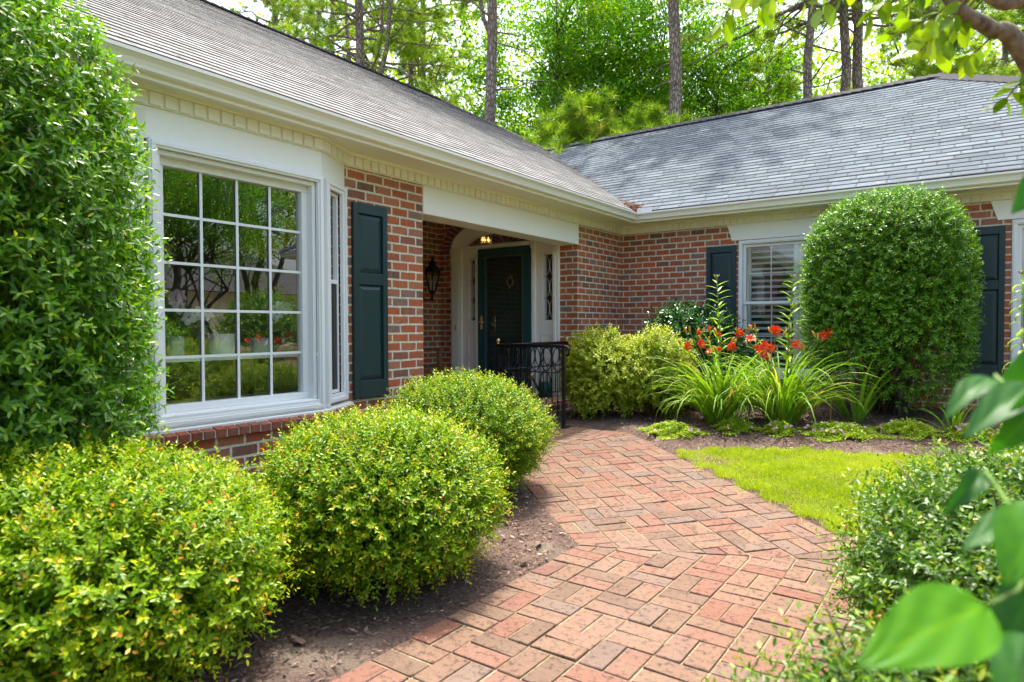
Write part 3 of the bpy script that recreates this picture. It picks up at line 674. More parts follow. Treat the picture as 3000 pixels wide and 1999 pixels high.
def bay_window():
    up = (0, 0, 1); z0, z1 = .575, 2.345
    # front picture window
    o = (xB, BAY[1][1], 0); u = (0, 1, 0); n = (1, 0, 0); Lw = BAY[2][1]-BAY[1][1]
    m = MB(); frame_rect(m, o, u, up, n, .0, Lw, z0, z1, .052, .0, .034); frame_rect(m, o, u, up, n, .012, Lw-.012, z0+.012, z1-.012, .026, .034, .044); f = m.build('bay_window', M['white'], house, bevel=.003)
    m = MB(); frame_rect(m, o, u, up, n, .052, Lw-.052, z0+.052, z1-.052, .03, -.10, -.001); frame_rect(m, o, u, up, n, .082, Lw-.082, z0+.082, z1-.082, .048, -.13, -.062)
    m.box(xB-.06, xB+.03, BAY[1][1]+.05, BAY[2][1]-.05, z0+.045, z0+.075)
    m.build('sash', M['white'], f, bevel=.004)
    MB().sweep([(xL-.02, 1.56-.05), BAY[1], BAY[2], (xL-.02, 3.62+.04)], [(.0, z0-.03), (.052, z0-.034), (.056, z0-.012), (.0, z0+.004)]).build('sill', M['white'], f, bevel=.002)
    gx0, gx1, gz0, gz1 = .130, Lw-.130, z0+.130, z1-.130
    m = MB()
    for i in range(1, 4): x = gx0+(gx1-gx0)*i/4; m.obox(np.array([xB-.093, BAY[1][1]+x-.009, gz0]), (0, .018, 0), (.008, 0, 0), (0, 0, gz1-gz0))
    for j in range(1, 5): z = gz0+(gz1-gz0)*j/5; m.obox(np.array([xB-.092, BAY[1][1]+gx0, z-.009]), (0, gx1-gx0, 0), (.006, 0, 0), (0, 0, .018))
    m.build('muntin_grid', M['white'], f)
    pane('glass_pane', M['glass'], f, o, u, up, n, gx0-.01, gx1+.01, gz0-.01, gz1+.01, -.10)
    # angled side lights with double hung sashes
    for a, b in ((BAY[0], BAY[1]), (BAY[2], BAY[3])):
        a, b = np.array([*a, 0.]), np.array([*b, 0.]); L = np.linalg.norm(b-a); u = (b-a)/L; n = np.array([u[1], -u[0], 0]); o = a
        m = MB(); frame_rect(m, o, u, up, n, .035, L-.02, z0+.02, z1, .07, 0, .03); frame_rect(m, o, u, up, n, .045, L-.03, z0+.03, z1-.01, .03, .03, .042); f = m.build('side_window', M['white'], house, bevel=.003)
        m = MB(); frame_rect(m, o, u, up, n, .105, L-.09, z0+.09, z1-.07, .028, -.05, -.012); m.obox(o+u*.13+np.array([0, 0, 1.545])-n*.05, u*(L-.245), (0, 0, .032), n*.042); m.build('sash', M['white'], f, bevel=.002)
        pane('glass_pane', M['glass2'], f, o, u, up, n, .12, L-.11, z0+.1, z1-.08, -.045)
        pane('insect_screen', M['screen'], f, o, u, up, n, .135, L-.12, z0+.12, 1.543, -.018)
        k0 = L-.175 if a[1] < 1.7 else .012
        m = MB(); m.obox(o+u*k0+np.array([0, 0, z0+.004]), u*(.165 if a[1] < 1.7 else .03), (0, 0, z1-z0-.01), n*.047); m.build('corner_board', M['white'], f, bevel=.002)
    # room behind
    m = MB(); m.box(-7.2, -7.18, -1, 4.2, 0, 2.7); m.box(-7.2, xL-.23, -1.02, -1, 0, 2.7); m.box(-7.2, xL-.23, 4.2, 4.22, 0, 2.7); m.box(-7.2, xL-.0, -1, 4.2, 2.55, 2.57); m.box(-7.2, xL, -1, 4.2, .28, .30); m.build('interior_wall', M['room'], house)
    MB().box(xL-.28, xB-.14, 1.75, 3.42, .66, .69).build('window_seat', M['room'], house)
bay_window()

def shutter(y0=None, y1=None, x0=None, x1=None, z0=.59, z1=2.245):
    if y0 is not None: o, u, n, L = (xL, y0, 0), (0, 1, 0), (1, 0, 0), y1-y0
    else: o, u, n, L = (x0, yR, 0), (1, 0, 0), (0, -1, 0), x1-x0
    o, u, n = map(lambda a: np.array(a, float), (o, u, n)); up = np.array([0, 0, 1.]); m = MB()
    zm0, zm1 = z0+(z1-z0)*.585, z0+(z1-z0)*.645
    for a, b, c, e in ((0, .055, z0, z1), (L-.055, L, z0, z1), (.055, L-.055, z0, z0+.15), (.055, L-.055, zm0, zm1), (.055, L-.055, z1-.085, z1)): m.obox(o+u*a+up*c+n*.006, u*(b-a), up*(e-c), n*.032)
    s = m.build('shutter', M['green'], house, bevel=.003)
    for c, e in ((z0+.15, zm0), (zm1, z1-.085)):
        p = MB(); i, d0, d1 = .042, .014, .030
        q = [o+u*a+up*z+n*d for d, k in ((d0, 0), (d1, i)) for a, z in ((.055+k, c+k), (L-.055-k, c+k), (L-.055-k, e-k), (.055+k, e-k))]
        p.add(q, [(4, 5, 6, 7)]+[(j, (j+1) % 4, 4+(j+1) % 4, 4+j) for j in range(4)]); p.build('panel', M['green'], s)
shutter(y0=3.69, y1=4.075); shutter(y0=1.08, y1=1.47); shutter(x0=-3.014, x1=-2.619, z0=.62, z1=2.262); shutter(x0=-1.155, x1=-.76, z0=.62, z1=2.262); shutter(x0=-.175, x1=.221, z0=.62, z1=2.262); shutter(x0=1.76, x1=2.155, z0=.62, z1=2.262)

def wing_window(x0, x1):
    z0, z1 = .56, 2.318; o = (x0, yR, 0); u = (1, 0, 0); n = (0, -1, 0); up = (0, 0, 1); L = x1-x0
    m = MB(); frame_rect(m, o, u, up, n, .002, L-.002, z0, z1, .05, -.10, .012); frame_rect(m, o, u, up, n, .012, L-.012, z0+.01, z1-.012, .025, .012, .02); f = m.build('window', M['white'], house, bevel=.003)
    m = MB(); m.obox((x0-.03, yR-.05, z0-.028), (L+.06, 0, 0), (0, .15, 0), (0, 0, .026)); m.build('sill', M['white'], f, bevel=.003)
    m = MB(); zm = 1.50
    frame_rect(m, o, u, up, n, .052, L-.052, zm-.02, z1-.052, .036, -.062, -.03); frame_rect(m, o, u, up, n, .052, L-.052, z0+.052, zm+.02, .038, -.095, -.064); m.build('sash', M['white'], f, bevel=.002)
    pane('glass_pane', M['glass2'], f, o, u, up, n, .085, L-.085, zm+.01, z1-.085, -.052); pane('glass_pane', M['glass2'], f, o, u, up, n, .085, L-.085, z0+.085, zm-.015, -.084)
    m = MB()
    for k in range(1, 4):
        a = .09+(L-.18)*k/4
        m.obox((x0+a-.008, yR+.058, zm+.01), (.016, 0, 0), (0, .006, 0), (0, 0, z1-zm-.10)); m.obox((x0+a-.008, yR+.092, z0+.09), (.016, 0, 0), (0, .006, 0), (0, 0, zm-z0-.11))
    for z in (zm+(z1-zm)*.47, z0+(zm-z0)*.53): m.obox((x0+.09, yR+.0585 if z > zm else yR+.0925, z-.008), (L-.18, 0, 0), (0, .005, 0), (0, 0, .016))
    m.build('muntin_grid', M['white'], f)
    b = MB()
    k = 0; z = z0+.12
    while z < z1-.1:
        b.obox((x0+.12, yR+.14, z), (L*.5-.15, 0, 0), (0, .058, .028), (0, -.003, .006)); b.obox((x0+L*.5+.03, yR+.14, z), (L*.5-.15, 0, 0), (0, .058, .028), (0, -.003, .006)); z += .078
    for a in (.06, L*.5-.05, L-.12): b.box(x0+a, x0+a+(.06 if a != L*.5-.05 else .10), yR+.135, yR+.175, z0+.06, z1-.06)
    b.build('plantation_blind', M['white'], f)
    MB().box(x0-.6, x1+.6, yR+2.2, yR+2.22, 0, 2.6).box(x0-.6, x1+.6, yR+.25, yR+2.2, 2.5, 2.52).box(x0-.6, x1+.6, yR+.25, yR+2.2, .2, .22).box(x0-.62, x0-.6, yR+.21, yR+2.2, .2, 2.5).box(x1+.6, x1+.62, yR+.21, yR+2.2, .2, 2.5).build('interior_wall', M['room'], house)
wing_window(-2.594, -1.18); wing_window(.276, 1.70)

def doorway():
    y = YQ; u = (1, 0, 0); up = (0, 0, 1); n = (0, -1, 0)
    o = (0, y, 0); ZF = .27; cx = -5.5
    m = MB()                                                           # fluted pilasters and posts, panels under the sidelights
    for a, b in ((-6.44, -6.245), (-4.655, -4.56)):
        m.box(a, b, y-.045, y+.10, ZF, 2.35)
        k = int((b-a-.03)/.022)
        for i in range(k): x = a+.018+i*.022; m.box(x, x+.012, y-.056, y-.044, ZF+.18, 2.16)
        m.box(a-.006, b+.006, y-.062, y-.04, 2.19, 2.215); m.box(a-.006, b+.006, y-.062, y-.04, 2.30, 2.35); m.box(a-.006, b+.006, y-.058, y-.04, ZF, ZF+.13)
    for a, b in ((-5.985, -5.925), (-5.00, -4.94)):
        m.box(a, b, y-.035, y+.12, ZF, 2.36); m.box(a-.008, b+.008, y-.05, y-.03, 2.27, 2.36)
        for i in range(2): m.box(a+.012+i*.022, a+.024+i*.022, y-.046, y-.034, ZF+.14, 2.2)
    m.box(-6.245, -4.655, y-.040, y+.12, 2.318, 2.352); m.box(-6.245, -4.655, y-.055, y-.03, 2.352, 2.372); m.box(-6.245, -4.655, y-.048, y-.036, 2.330, 2.342)
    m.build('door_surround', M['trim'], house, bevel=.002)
    for a, b, g0, g1 in ((-6.245, -5.985, -6.125, -6.005), (-4.94, -4.655, -4.83, -4.665)):
        s = MB(); s.box(a, g0, y-.01, y+.09, ZF, 2.318); s.box(g1, b, y-.01, y+.09, ZF, 2.318); s.box(g0, g1, y-.01, y+.09, 2.17, 2.318); s.box(g0, g1, y-.01, y+.09, ZF, 1.285)
        pa, pb = g0-.01 if g0-a > .03 else g0, g1
        frame_rect(s, o, u, up, n, pa-.005, pb+.0, ZF+.50, 1.10, .016, .010, .020); frame_rect(s, o, u, up, n, pa-.005, pb, ZF+.10, ZF+.44, .016, .010, .020)
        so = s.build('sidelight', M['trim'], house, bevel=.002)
        pane('glass_pane', M['glass2'], so, o, u, up, n, g0-.002, g1+.002, 1.283, 2.172, -.05)
        k = MB(); ww = g1-g0; nz = 3; hz = (2.17-1.285)/nz                 # pairs of facing arcs of lead
        for j in range(nz):
            zc = 1.285+hz*(j+.5)
            for sg in (-1, 1):
                pts = [((g0+g1)/2+sg*ww*.5*(1-.98*math.cos(t)), y+.038, zc+hz*.5*math.sin(t)) for t in np.linspace(-PI/2, PI/2, 13)]
                k.tube(pts, .0055, 5)
        k.build('lead_came', M['lead'], so, True)
    # semi elliptical fanlight and its stepped archivolt
    m = MB()
    def ell(a, h, zb, k=28): return [(cx-a*math.cos(t), zb+h*math.sin(t)) for t in np.linspace(0, PI, k)]
    steps = [(.94, .43, .0), (.905, .395, .02), (.86, .352, .0), (.80, .30, -.02), (.76, .262, -.035), (.70, .205, -.055), (.665, .175, -.09)]
    prof = []
    A = [[(x, y-.05+(-d), z) for x, z in ell(a, h, 2.352 if i < 4 else 2.366)] for i, (a, h, d) in enumerate(steps)]
    vs = [p for ring in A for p in ring]; k = 28
    m.add(vs, [(i*k+j, i*k+j+1, (i+1)*k+j+1, (i+1)*k+j) for i in range(len(A)-1) for j in range(k-1)])
    back = [(x, y+.1, z) for x, z in ell(.94, .43, 2.352)]; b0 = len(m.v); m.v += back; m.a += [0]*k; m.f += [(j+1, j, b0+j, b0+j+1) for j in range(k-1)]
    fo = m.build('fanlight', M['trim'], house)
    g = [(x, y+.05, z) for x, z in ell(.668, .178, 2.366)]; MB().prism(g, (0, .006, 0)).build('glass_pane', M['glass2'], fo)
    k = MB()
    for a in np.linspace(.25, PI-.25, 8):
        k.tube([(cx-.04*math.cos(a), y+.043, 2.372+.012*math.sin(a)), (cx-.66*math.cos(a), y+.043, 2.366+.172*math.sin(a))], .0045, 5)
    for i, a in enumerate(np.linspace(.25, PI-.25, 8)[:-1]):
        b = np.linspace(.25, PI-.25, 8)[i+1]; mid = (a+b)/2
        k.tube([(cx-.45*math.cos(a), y+.043, 2.37+.115*math.sin(a)), (cx-.56*math.cos(mid), y+.043, 2.37+.15*math.sin(mid)), (cx-.45*math.cos(b), y+.043, 2.37+.115*math.sin(b))], .004, 5)
    k.build('lead_came', M['lead'], fo, True)
    # storm door in front of a panelled door
    d0, d1 = -5.922, -5.003; z0, z1 = .335, 2.305
    m = MB(); frame_rect(m, o, u, up, n, d0, d1, z0, z1, .035, -.02, .052)
    m2 = [(d0+.035, d1-.035, z1-.115, z1-.035), (d0+.035, d1-.035, z0+.02, z0+.135), (d0+.035, d0+.13, z0+.135, z1-.115), (d1-.13, d1-.035, z0+.135, z1-.115)]
    for a, b, c, e in m2: m.obox((a, y-.045, c), (b-a, 0, 0), (0, .04, 0), (0, 0, e-c))
    frame_rect(m, o, u, up, n, d0+.13, d1-.13, z0+.135, z1-.115, .014, .0, .052)
    st = m.build('storm_door', M['door'], house, bevel=.002)
    m = MB(); frame_rect(m, o, u, up, n, d0+.132, d1-.132, z0+.137, z1-.117, .004, .0525, .054); m.build('glazing_bead', M['brass'], st)
    pane('glass_pane', M['glassd'], st, o, u, up, n, d0+.14, d1-.14, z0+.145, z1-.125, .02)
    h = MB(); hx = d0+.062; h.obox((hx-.017, y-.055, 1.17), (.034, 0, 0), (0, .01, 0), (0, 0, .165)); h.tube([(hx, y-.055, 1.262), (hx, y-.092, 1.262), (hx+.03, y-.098, 1.262), (hx+.085, y-.092, 1.255)], [.010, .010, .009, .007], 8); h.lathe([(.013, 0), (.013, .012)], (hx, y-.055, 1.20), 10, (0, -1, 0)); h.lathe([(.019, -.008), (.017, .004)], (hx, y-.055, 1.335), 12, (0, -1, 0)); h.lathe([(.019, -.008), (.017, .004)], (hx, y-.055, 1.17), 12, (0, -1, 0)); h.build('handle', M['brass'], st, True)
    m = MB(); yy = y+.10; m.box(d0+.02, d1-.02, yy, yy+.045, .30, z1)
    dr = m.build('front_door', M['door'], house)
    p = MB()
    for a, b in ((d0+.16, -5.51), (-5.415, d1-.16)):
        for c, e in ((.52, 1.02), (1.24, 1.86), (1.98, 2.16)):
            frame_rect(p, (0, yy, 0), u, up, n, a, b, c, e, .022, .0005, .012); p.obox((a+.045, yy-.008, c+.045), (b-a-.09, 0, 0), (0, .008, 0), (0, 0, e-c-.09))
    p.build('panel', M['door'], dr, bevel=.002)
    kx, kz = -5.43, 1.86; k = MB(); k.lathe([(.028, 0), (.026, .012), (.012, .02), (.014, .034), (.004, .042)], (kx, yy-.001, kz+.04), 14, (0, -1, 0))
    ring = [(kx+.046*math.sin(t)*(1-.12*math.cos(2*t)), yy-.035-.006*math.cos(t), kz-.03+.062*math.cos(t)) for t in np.linspace(-2.7, 2.7, 22)]; k.tube(ring, [.006+.005*abs(t)/2.7 for t in np.linspace(-2.7, 2.7, 22)], 7); k.lathe([(.006, -.016), (.017, 0), (.006, .016)], (kx, yy-.04, kz-.105), 12); k.build('knocker', M['brass'], dr, True)
    h = MB(); hx = d0+.19; h.obox((hx-.022, yy-.012, 1.10), (.044, 0, 0), (0, .012, 0), (0, 0, .29)); h.tube([(hx, yy-.012, 1.34), (hx, yy-.05, 1.33), (hx, yy-.055, 1.22), (hx, yy-.012, 1.15)], .009, 8); h.build('handle', M['brass'], dr, True)
    MB().box(d0-.02, d1+.02, y-.09, y+.10, ZF+.002, .334).build('threshold', M['teak'], house, bevel=.004)
    MB().box(-6.355, -6.325, y-.066, y-.056, 1.14, 1.22).build('doorbell', M['brass'], house, bevel=.003)
    # hall behind the glass
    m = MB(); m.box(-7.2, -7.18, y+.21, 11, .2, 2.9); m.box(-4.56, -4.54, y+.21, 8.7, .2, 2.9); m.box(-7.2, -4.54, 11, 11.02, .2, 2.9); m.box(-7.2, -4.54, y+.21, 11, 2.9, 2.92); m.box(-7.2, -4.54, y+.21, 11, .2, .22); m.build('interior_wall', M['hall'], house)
    # stoop
    f = MB(); f.box(-6.69, xL+.10, YP, YQ, -.05, ZF-.001); f.box(xL+.102, xL+.40, YP, 5.98, -.05, ZF-.09); f.build('porch_floor', M['brick'], house, uv=True)
doorway()
hl = thing('hall_lantern', 'lit warm glass ceiling lamp glimpsed through the fanlight over the door', 'lamp', (-6.36, 8.2, 2.9))
MB().tube([(-6.36, 8.2, 2.9), (-6.36, 8.2, 2.74)], .006, 6).build('chain', M['brass'], hl)
m = MB()
for i in range(6):
    a = i*PI/3; m.tube([(-6.36+.05*math.cos(a), 8.2+.05*math.sin(a), 2.74), (-6.36+.10*math.cos(a), 8.2+.10*math.sin(a), 2.70), (-6.36+.085*math.cos(a), 8.2+.085*math.sin(a), 2.50)], .005, 5)
m.build('frame', M['brass'], hl)
m = MB()
for i in range(5):
    a = i*2*PI/5; m.lathe([(.006, 0), (.016, .03), (.012, .06), (.002, .085)], (-6.36+.05*math.cos(a), 8.2+.05*math.sin(a), 2.53), 8)
m.build('bulb', M['lamp'], hl, True)

# ------------------------------------------------------------------ things about the porch
def wall_lantern():
    x0 = -6.69; cx, cy = -6.44, 7.04; zb = 1.68
    r = thing('wall_lantern', 'black six sided coach lantern on the brick wall beside the front door', 'lantern', (x0, cy, 1.75))
    b = MB(); b.lathe([(.062, 0), (.058, .018), (.035, .028), (.012, .034)], (x0+.001, cy, zb), 18, (1, 0, 0), (0, 0, 1))
    b.obox((x0+.002, cy-.035, zb-.05), (.014, 0, 0), (0, .07, 0), (0, 0, .36))
    b.tube([(x0+.02, cy, zb), (x0+.08, cy, zb-.075), (x0+.16, cy, zb-.10), (x0+.225, cy, zb-.085), (cx, cy, zb-.02)], [.013, .012, .012, .013, .013], 8)
    b.lathe([(.003, -.12), (.014, -.10), (.010, -.08), (.017, -.055), (.013, -.03), (.028, -.012), (.05, .01), (.046, .03)], (cx, cy, zb), 12); b.build('bracket', M['iron'], r, True)
    f = MB(); n = 6; z0, z1 = zb+.028, zb+.31
    for k in range(n):
        a, a2 = 2*PI*k/n+.3, 2*PI*(k+1)/n+.3
        p = (cx+.055*math.cos(a), cy+.055*math.sin(a), z0); q = (cx+.115*math.cos(a), cy+.115*math.sin(a), z1); q2 = (cx+.115*math.cos(a2), cy+.115*math.sin(a2), z1); p2 = (cx+.055*math.cos(a2), cy+.055*math.sin(a2), z0)
        f.tube([p, q], .0085, 6); f.tube([q, q2], .008, 6); f.tube([p, p2], .008, 6)
    f.lathe([(.135, 0), (.138, .010), (.085, .07), (.055, .10), (.05, .125), (.062, .13), (.060, .142), (.026, .165), (.020, .185), (.034, .20), (.018, .215), (.012, .235)], (cx, cy, z1), 6, ref=(math.cos(.3), math.sin(.3), 0)); f.build('cage', M['iron'], r)
    MB().lathe([(.012, 0), (.006, .03), (.003, .07)], (cx, cy, z1+.235), 10).build('finial', M['brass'], r, True)
    g = MB(); vs = [(cx+rr*math.cos(2*PI*k/n+.3), cy+rr*math.sin(2*PI*k/n+.3), z) for rr, z in ((.053, z0), (.112, z1)) for k in range(n)]; g.add(vs, [(k, (k+1) % n, n+(k+1) % n, n+k) for k in range(n)]); g.build('glass_pane', M['glass3'], r)
    c = MB()
    for k in range(3): a = k*2.1; c.lathe([(.011, 0), (.011, .15), (.008, .155), (.006, .19), (.001, .205)], (cx+.026*math.cos(a), cy+.026*math.sin(a), z0+.01), 8)
    c.build('candle', M['pot'], r, True)
wall_lantern()
def bench():
    r = thing('wooden_bench', 'brown wooden bench on the porch against the back brick wall', 'bench', (-6.4, 6.0, .27))
    MB().box(-6.62, -6.18, 5.2, 6.95, .60, .63).build('seat', M['teak'], r, bevel=.004)
    m = MB(); m.box(-6.64, -6.60, 5.2, 6.95, .96, 1.03); m.box(-6.64, -6.60, 5.2, 6.95, .72, .77)
    for i in range(14): m.box(-6.63, -6.61, 5.27+i*.125, 5.31+i*.125, .77, .96)
    m.build('backrest', M['teak'], r, bevel=.003)
    for x in (-6.62, -6.23):
        for yy in (5.2, 6.89): MB().box(x-.001, x+.05, yy, yy+.06, .27, (1.03 if x < -6.5 else .86)).build('leg', M['teak'], r, bevel=.003)
    for yy in (5.2, 6.89): MB().box(-6.60, -6.15, yy-.012, yy+.07, .86, .89).build('armrest', M['teak'], r, bevel=.004)
bench()
def railing():
    B = np.array([-3.60, 5.985]); A = np.array([-4.47, 5.985]); Cc = np.array([-4.40, 7.40])
    r = thing('iron_railing', 'black wrought iron handrail with a row of ovals in front of the door', 'railing', (B[0], B[1], float(terrain(*B))))
    zt = .985; zb = float(terrain(*B))
    p = MB(); p.box(B[0]-.016, B[0]+.016, B[1]-.016, B[1]+.016, zb, zt-.01); p.box(B[0]-.055, B[0]+.055, B[1]-.055, B[1]+.055, zb+.004, zb+.014); p.lathe([(.035, 0), (.022, .02), (.018, .04)], (B[0], B[1], zb+.014), 4, ref=(1, 1, 0)); p.build('post', M['iron'], r, bevel=.002)
    p = MB(); p.box(A[0]-.013, A[0]+.013, A[1]-.013, A[1]+.013, .27, zt-.01); p.build('post', M['iron'], r, bevel=.002)
    p = MB(); p.box(Cc[0]-.013, Cc[0]+.013, Cc[1]-.013, Cc[1]+.013, .27, zt-.01); p.build('post', M['iron'], r, bevel=.002)
    for P in (A, Cc):
        MB().lathe([(.010, 0), (.020, .006), (.010, .014), (.014, .02), (.024, .036), (.022, .052), (.010, .062), (.003, .068)], (P[0], P[1], zt+.012), 14).build('finial', M['brass'], r, True)
    for a, b, z0, no in ((A, B, .16, 6), (A, Cc, .30, 8)):
        d = (b-a); L = np.linalg.norm(d); d /= L; e = np.array([d[0], d[1], 0]); q = np.array([d[1], -d[0], 0]); m = MB(); o = np.array([a[0], a[1], 0])
        top = [o+np.array([0, 0, zt]), o+e*L+np.array([0, 0, zt])]
        if b is B: top += [o+e*(L+.045)+np.array([0, 0, zt-.008]), o+e*(L+.075)+np.array([0, 0, zt-.04]), o+e*(L+.06)+np.array([0, 0, zt-.09]), o+e*(L+.035)+np.array([0, 0, zt-.10])]
        m.tube(top, [.019]*2+[.017]*(len(top)-2), 8); m.build('handrail', M['iron'], r, True); m = MB(); m.tube([o+np.array([0, 0, .70]), o+e*L+np.array([0, 0, .70])], .009, 6); m.build('rail', M['iron'], r, True); m = MB(); m.tube([o+np.array([0, 0, z0+.06]), o+e*L+np.array([0, 0, z0+.06])], .009, 6)
        m.build('rail', M['iron'], r, True)
        m = MB(); wv = L/no
        for i in range(no):
            c = o+e*(wv*(i+.5))+np.array([0, 0, .84])
            for s in (-1, 1): m.tube([c+e*(math.cos(t)*wv*.46)+np.array([0, 0, math.sin(t)*.125])+q*0 for t in np.linspace(-PI*.5, PI*1.5, 25)], .0062, 6)
            if i: m.lathe([(.008, -.012), (.011, 0), (.008, .012)], o+e*(wv*i)+np.array([0, 0, .84]), 8)
        for i in range(no*2-1):
            c = o+e*(wv*(i+1)/2); m.tube([c+np.array([0, 0, z0+.06]), c+np.array([0, 0, zt if i % 2 else .715])], .0058, 5)
        m.build('baluster_panel', M['iron'], r, True)
railing()
def watering_can():
    c = np.array([-4.62, 7.22, .271]); r = thing('watering_can', 'dark green watering can with a brass rose on the porch by the door', 'watering can', tuple(c))
    MB().lathe([(.085, 0), (.09, .006), (.09, .19), (.085, .196), (.06, .20)], c, 20).build('body', M['can'], r, True)
    MB().tube([c+np.array([math.cos(t)*.082, 0, .17+math.sin(t)*.17]) for t in np.linspace(.05, PI-.05, 14)], .009, 8).build('handle', M['can'], r, True)
    MB().tube([c+np.array([-.08, 0, .06]), c+np.array([-.14, 0, .14]), c+np.array([-.20, 0, .235])], [.024, .018, .014], 10).build('spout', M['can'], r, True)
    MB().lathe([(.014, 0), (.05, .05), (.048, .058), (.01, .064)], c+np.array([-.195, 0, .228]), 16, (-.62, 0, .78), (0, 1, 0)).build('rose', M['brass'], r, True)
watering_can()

# ------------------------------------------------------------------ shrubs by the path
bush('abelia_bush', 'rounded yellow green bush nearest the camera in the bottom left corner', 'bush', (-2.68, .95, .36), (.84, .70, .35), M['abelia'], 11000, 13, (.030, .0138), (.06, .145), 'abelia bushes along the brick path', amp=.05, seed=1., stems=60, zmin=-.9)
bush('abelia_bush', 'middle rounded yellow green bush in front of the bay window', 'bush', (-2.36, 2.20, .38), (.55, .58, .36), M['abelia'], 9000, 13, (.0275, .0128), (.06, .14), 'abelia bushes along the brick path', amp=.055, seed=4., stems=70, zmin=-.85)
bush('abelia_bush', 'farther rounded yellow green bush beside the porch with its top below the shutter', 'bush', (-3.0, 3.60, .44), (.60, .60, .38), M['abelia'], 8000, 12, (.026, .012), (.055, .135), 'abelia bushes along the brick path', amp=.055, seed=8., stems=50, zmin=-.85)
bush('abelia_bush', 'green bush with small grey green leaves on the right edge of the path and lawn', 'bush', (.32, 2.72, .36), (.70, .78, .40), M['abelia2'], 6600, 13, (.032, .0145), (.07, .17), 'bushes in the right foreground', amp=.06, seed=11., stems=40, zmin=-.8)
bush('abelia_bush', 'sparse green bush in the bottom right corner beneath the big blurred leaf', 'bush', (.05, 1.30, .26), (.40, .36, .33), M['abelia2'], 3600, 12, (.030, .0135), (.10, .22), 'bushes in the right foreground', amp=.10, seed=14., stems=40, zmin=-.6, upb=.7)
bush('evergreen_shrub', 'tall clipped dark glossy evergreen filling the left edge beside the bay window', 'shrub', (-3.37, .86, 1.30), (.66, .64, 1.42), M['holly'], 10500, 9, (.050, .018), (.06, .12), None, pw=2.35, amp=.035, seed=3., zmin=-.96, upb=.25, newp=.35, stems=70, fill=.35, fold=.18)
def thin(P): return np.clip((1.42-P[:, 2])*1.0, .0, .86)
tp = bush('topiary_shrub', 'big clipped evergreen dome standing in front of the right wing window', 'shrub', (-.80, 7.93, 1.44), (.77, .68, 1.12), M['holly2'], 13000, 10, (.043, .0165), (.05, .10), None, pw=3.0, amp=.03, seed=5., zmin=-.93, upb=.3, newp=.3, stems=60, fill=.15, fold=.18, hole=thin)
m = MB(); tb = float(terrain(-.72, 7.9)); m.tube([(-.66, 7.9, tb-.02), (-.68, 7.9, tb+.25), (-.75, 7.92, tb+.6), (-.8, 7.93, 1.4)], [.085, .075, .06, .04], 10)
for a in range(9):
    q = rng.uniform(-.6, .6, 2); m.tube([(-.70, 7.9, tb+.3+.05*a), (-.8+q[0]*.5, 7.93+q[1]*.4, 1.0+.03*a), (-.8+q[0], 7.93+q[1], 1.5+.05*a)], [.03, .02, .006], 6)
m.build('trunk', M['bark'], tp, True)
bush('azalea_bush', 'loose light yellow green azalea beside the iron railing', 'bush', (-3.56, 6.78, .64), (.42, .40, .48), M['azalea'], 2000, 12, (.042, .018), (.07, .17), 'azaleas by the porch', amp=.16, seed=6., zmin=-.85, upb=.5, stems=60, fill=.4, newp=.45)
bush('azalea_bush', 'loose light yellow green azalea beside the daylilies', 'bush', (-3.06, 7.06, .64), (.44, .40, .46), M['azalea'], 2000, 12, (.042, .018), (.07, .17), 'azaleas by the porch', amp=.18, seed=9., zmin=-.85, upb=.5, stems=60, fill=.4, newp=.45)
bush('camellia_bush', 'dark glossy camellia against the brick wall behind the azaleas', 'bush', (-2.95, 8.05, .78), (.66, .50, .66), M['camellia'], 2400, 10, (.066, .030), (.10, .2), None, amp=.12, seed=2., zmin=-.8, newp=.3, stems=30)
bush('heuchera_plant', 'low plant with purple leaves by the bay wall between two bushes', 'plant', (-3.30, 1.92, .17), (.19, .17, .16), M['heuchera'], 60, 4, (.085, .075), (.04, .1), None, zmin=-.2, amp=.1, upb=.8, newp=.4, stems=8, fold=.1)

# ------------------------------------------------------------------ strap leaved plants and flowers
def strip(P0, az, el, L, wd, bend, seg=7, twist=.0, drop=0.):
    """one arching strap leaf: returns verts, quads"""
    P = np.array(P0, float); h = np.array([math.cos(az), math.sin(az), 0]); b = np.array([-math.sin(az), math.cos(az), 0]); V = []; e = el
    for i in range(seg+1):
        t = i/seg; ww = wd*.5*(min(1, .55+t*2.2))*(1-t**2.6*.93)
        d = h*math.cos(e)+np.array([0, 0, math.sin(e)]); n = np.cross(d, b); bb = b*math.cos(twist*t)+n*math.sin(twist*t)
        V += [P-bb*ww+n*-.25*ww, P+n*.12*ww, P+bb*ww-n*.25*ww]
        P = P+d*L/seg; e -= bend/seg*(.4+1.4*t)
    F = []
    for i in range(seg): a = i*3; F += [(a, a+1, a+4, a+3), (a+1, a+2, a+5, a+4)]
    return V, F
class LeafMesh:
    def __init__(s): s.V, s.F, s.a = [], [], []
    def add(s, V, F, v): b = len(s.V); s.V += list(V); s.F += [tuple(i+b for i in f) for f in F]; s.a += [v]*len(V) if not hasattr(v, '__len__') else list(v)
    def build(s, name, mat, par): return link(name, npmesh(name, np.array(s.V), np.array(s.F), True, np.array(s.a)), mat, par)
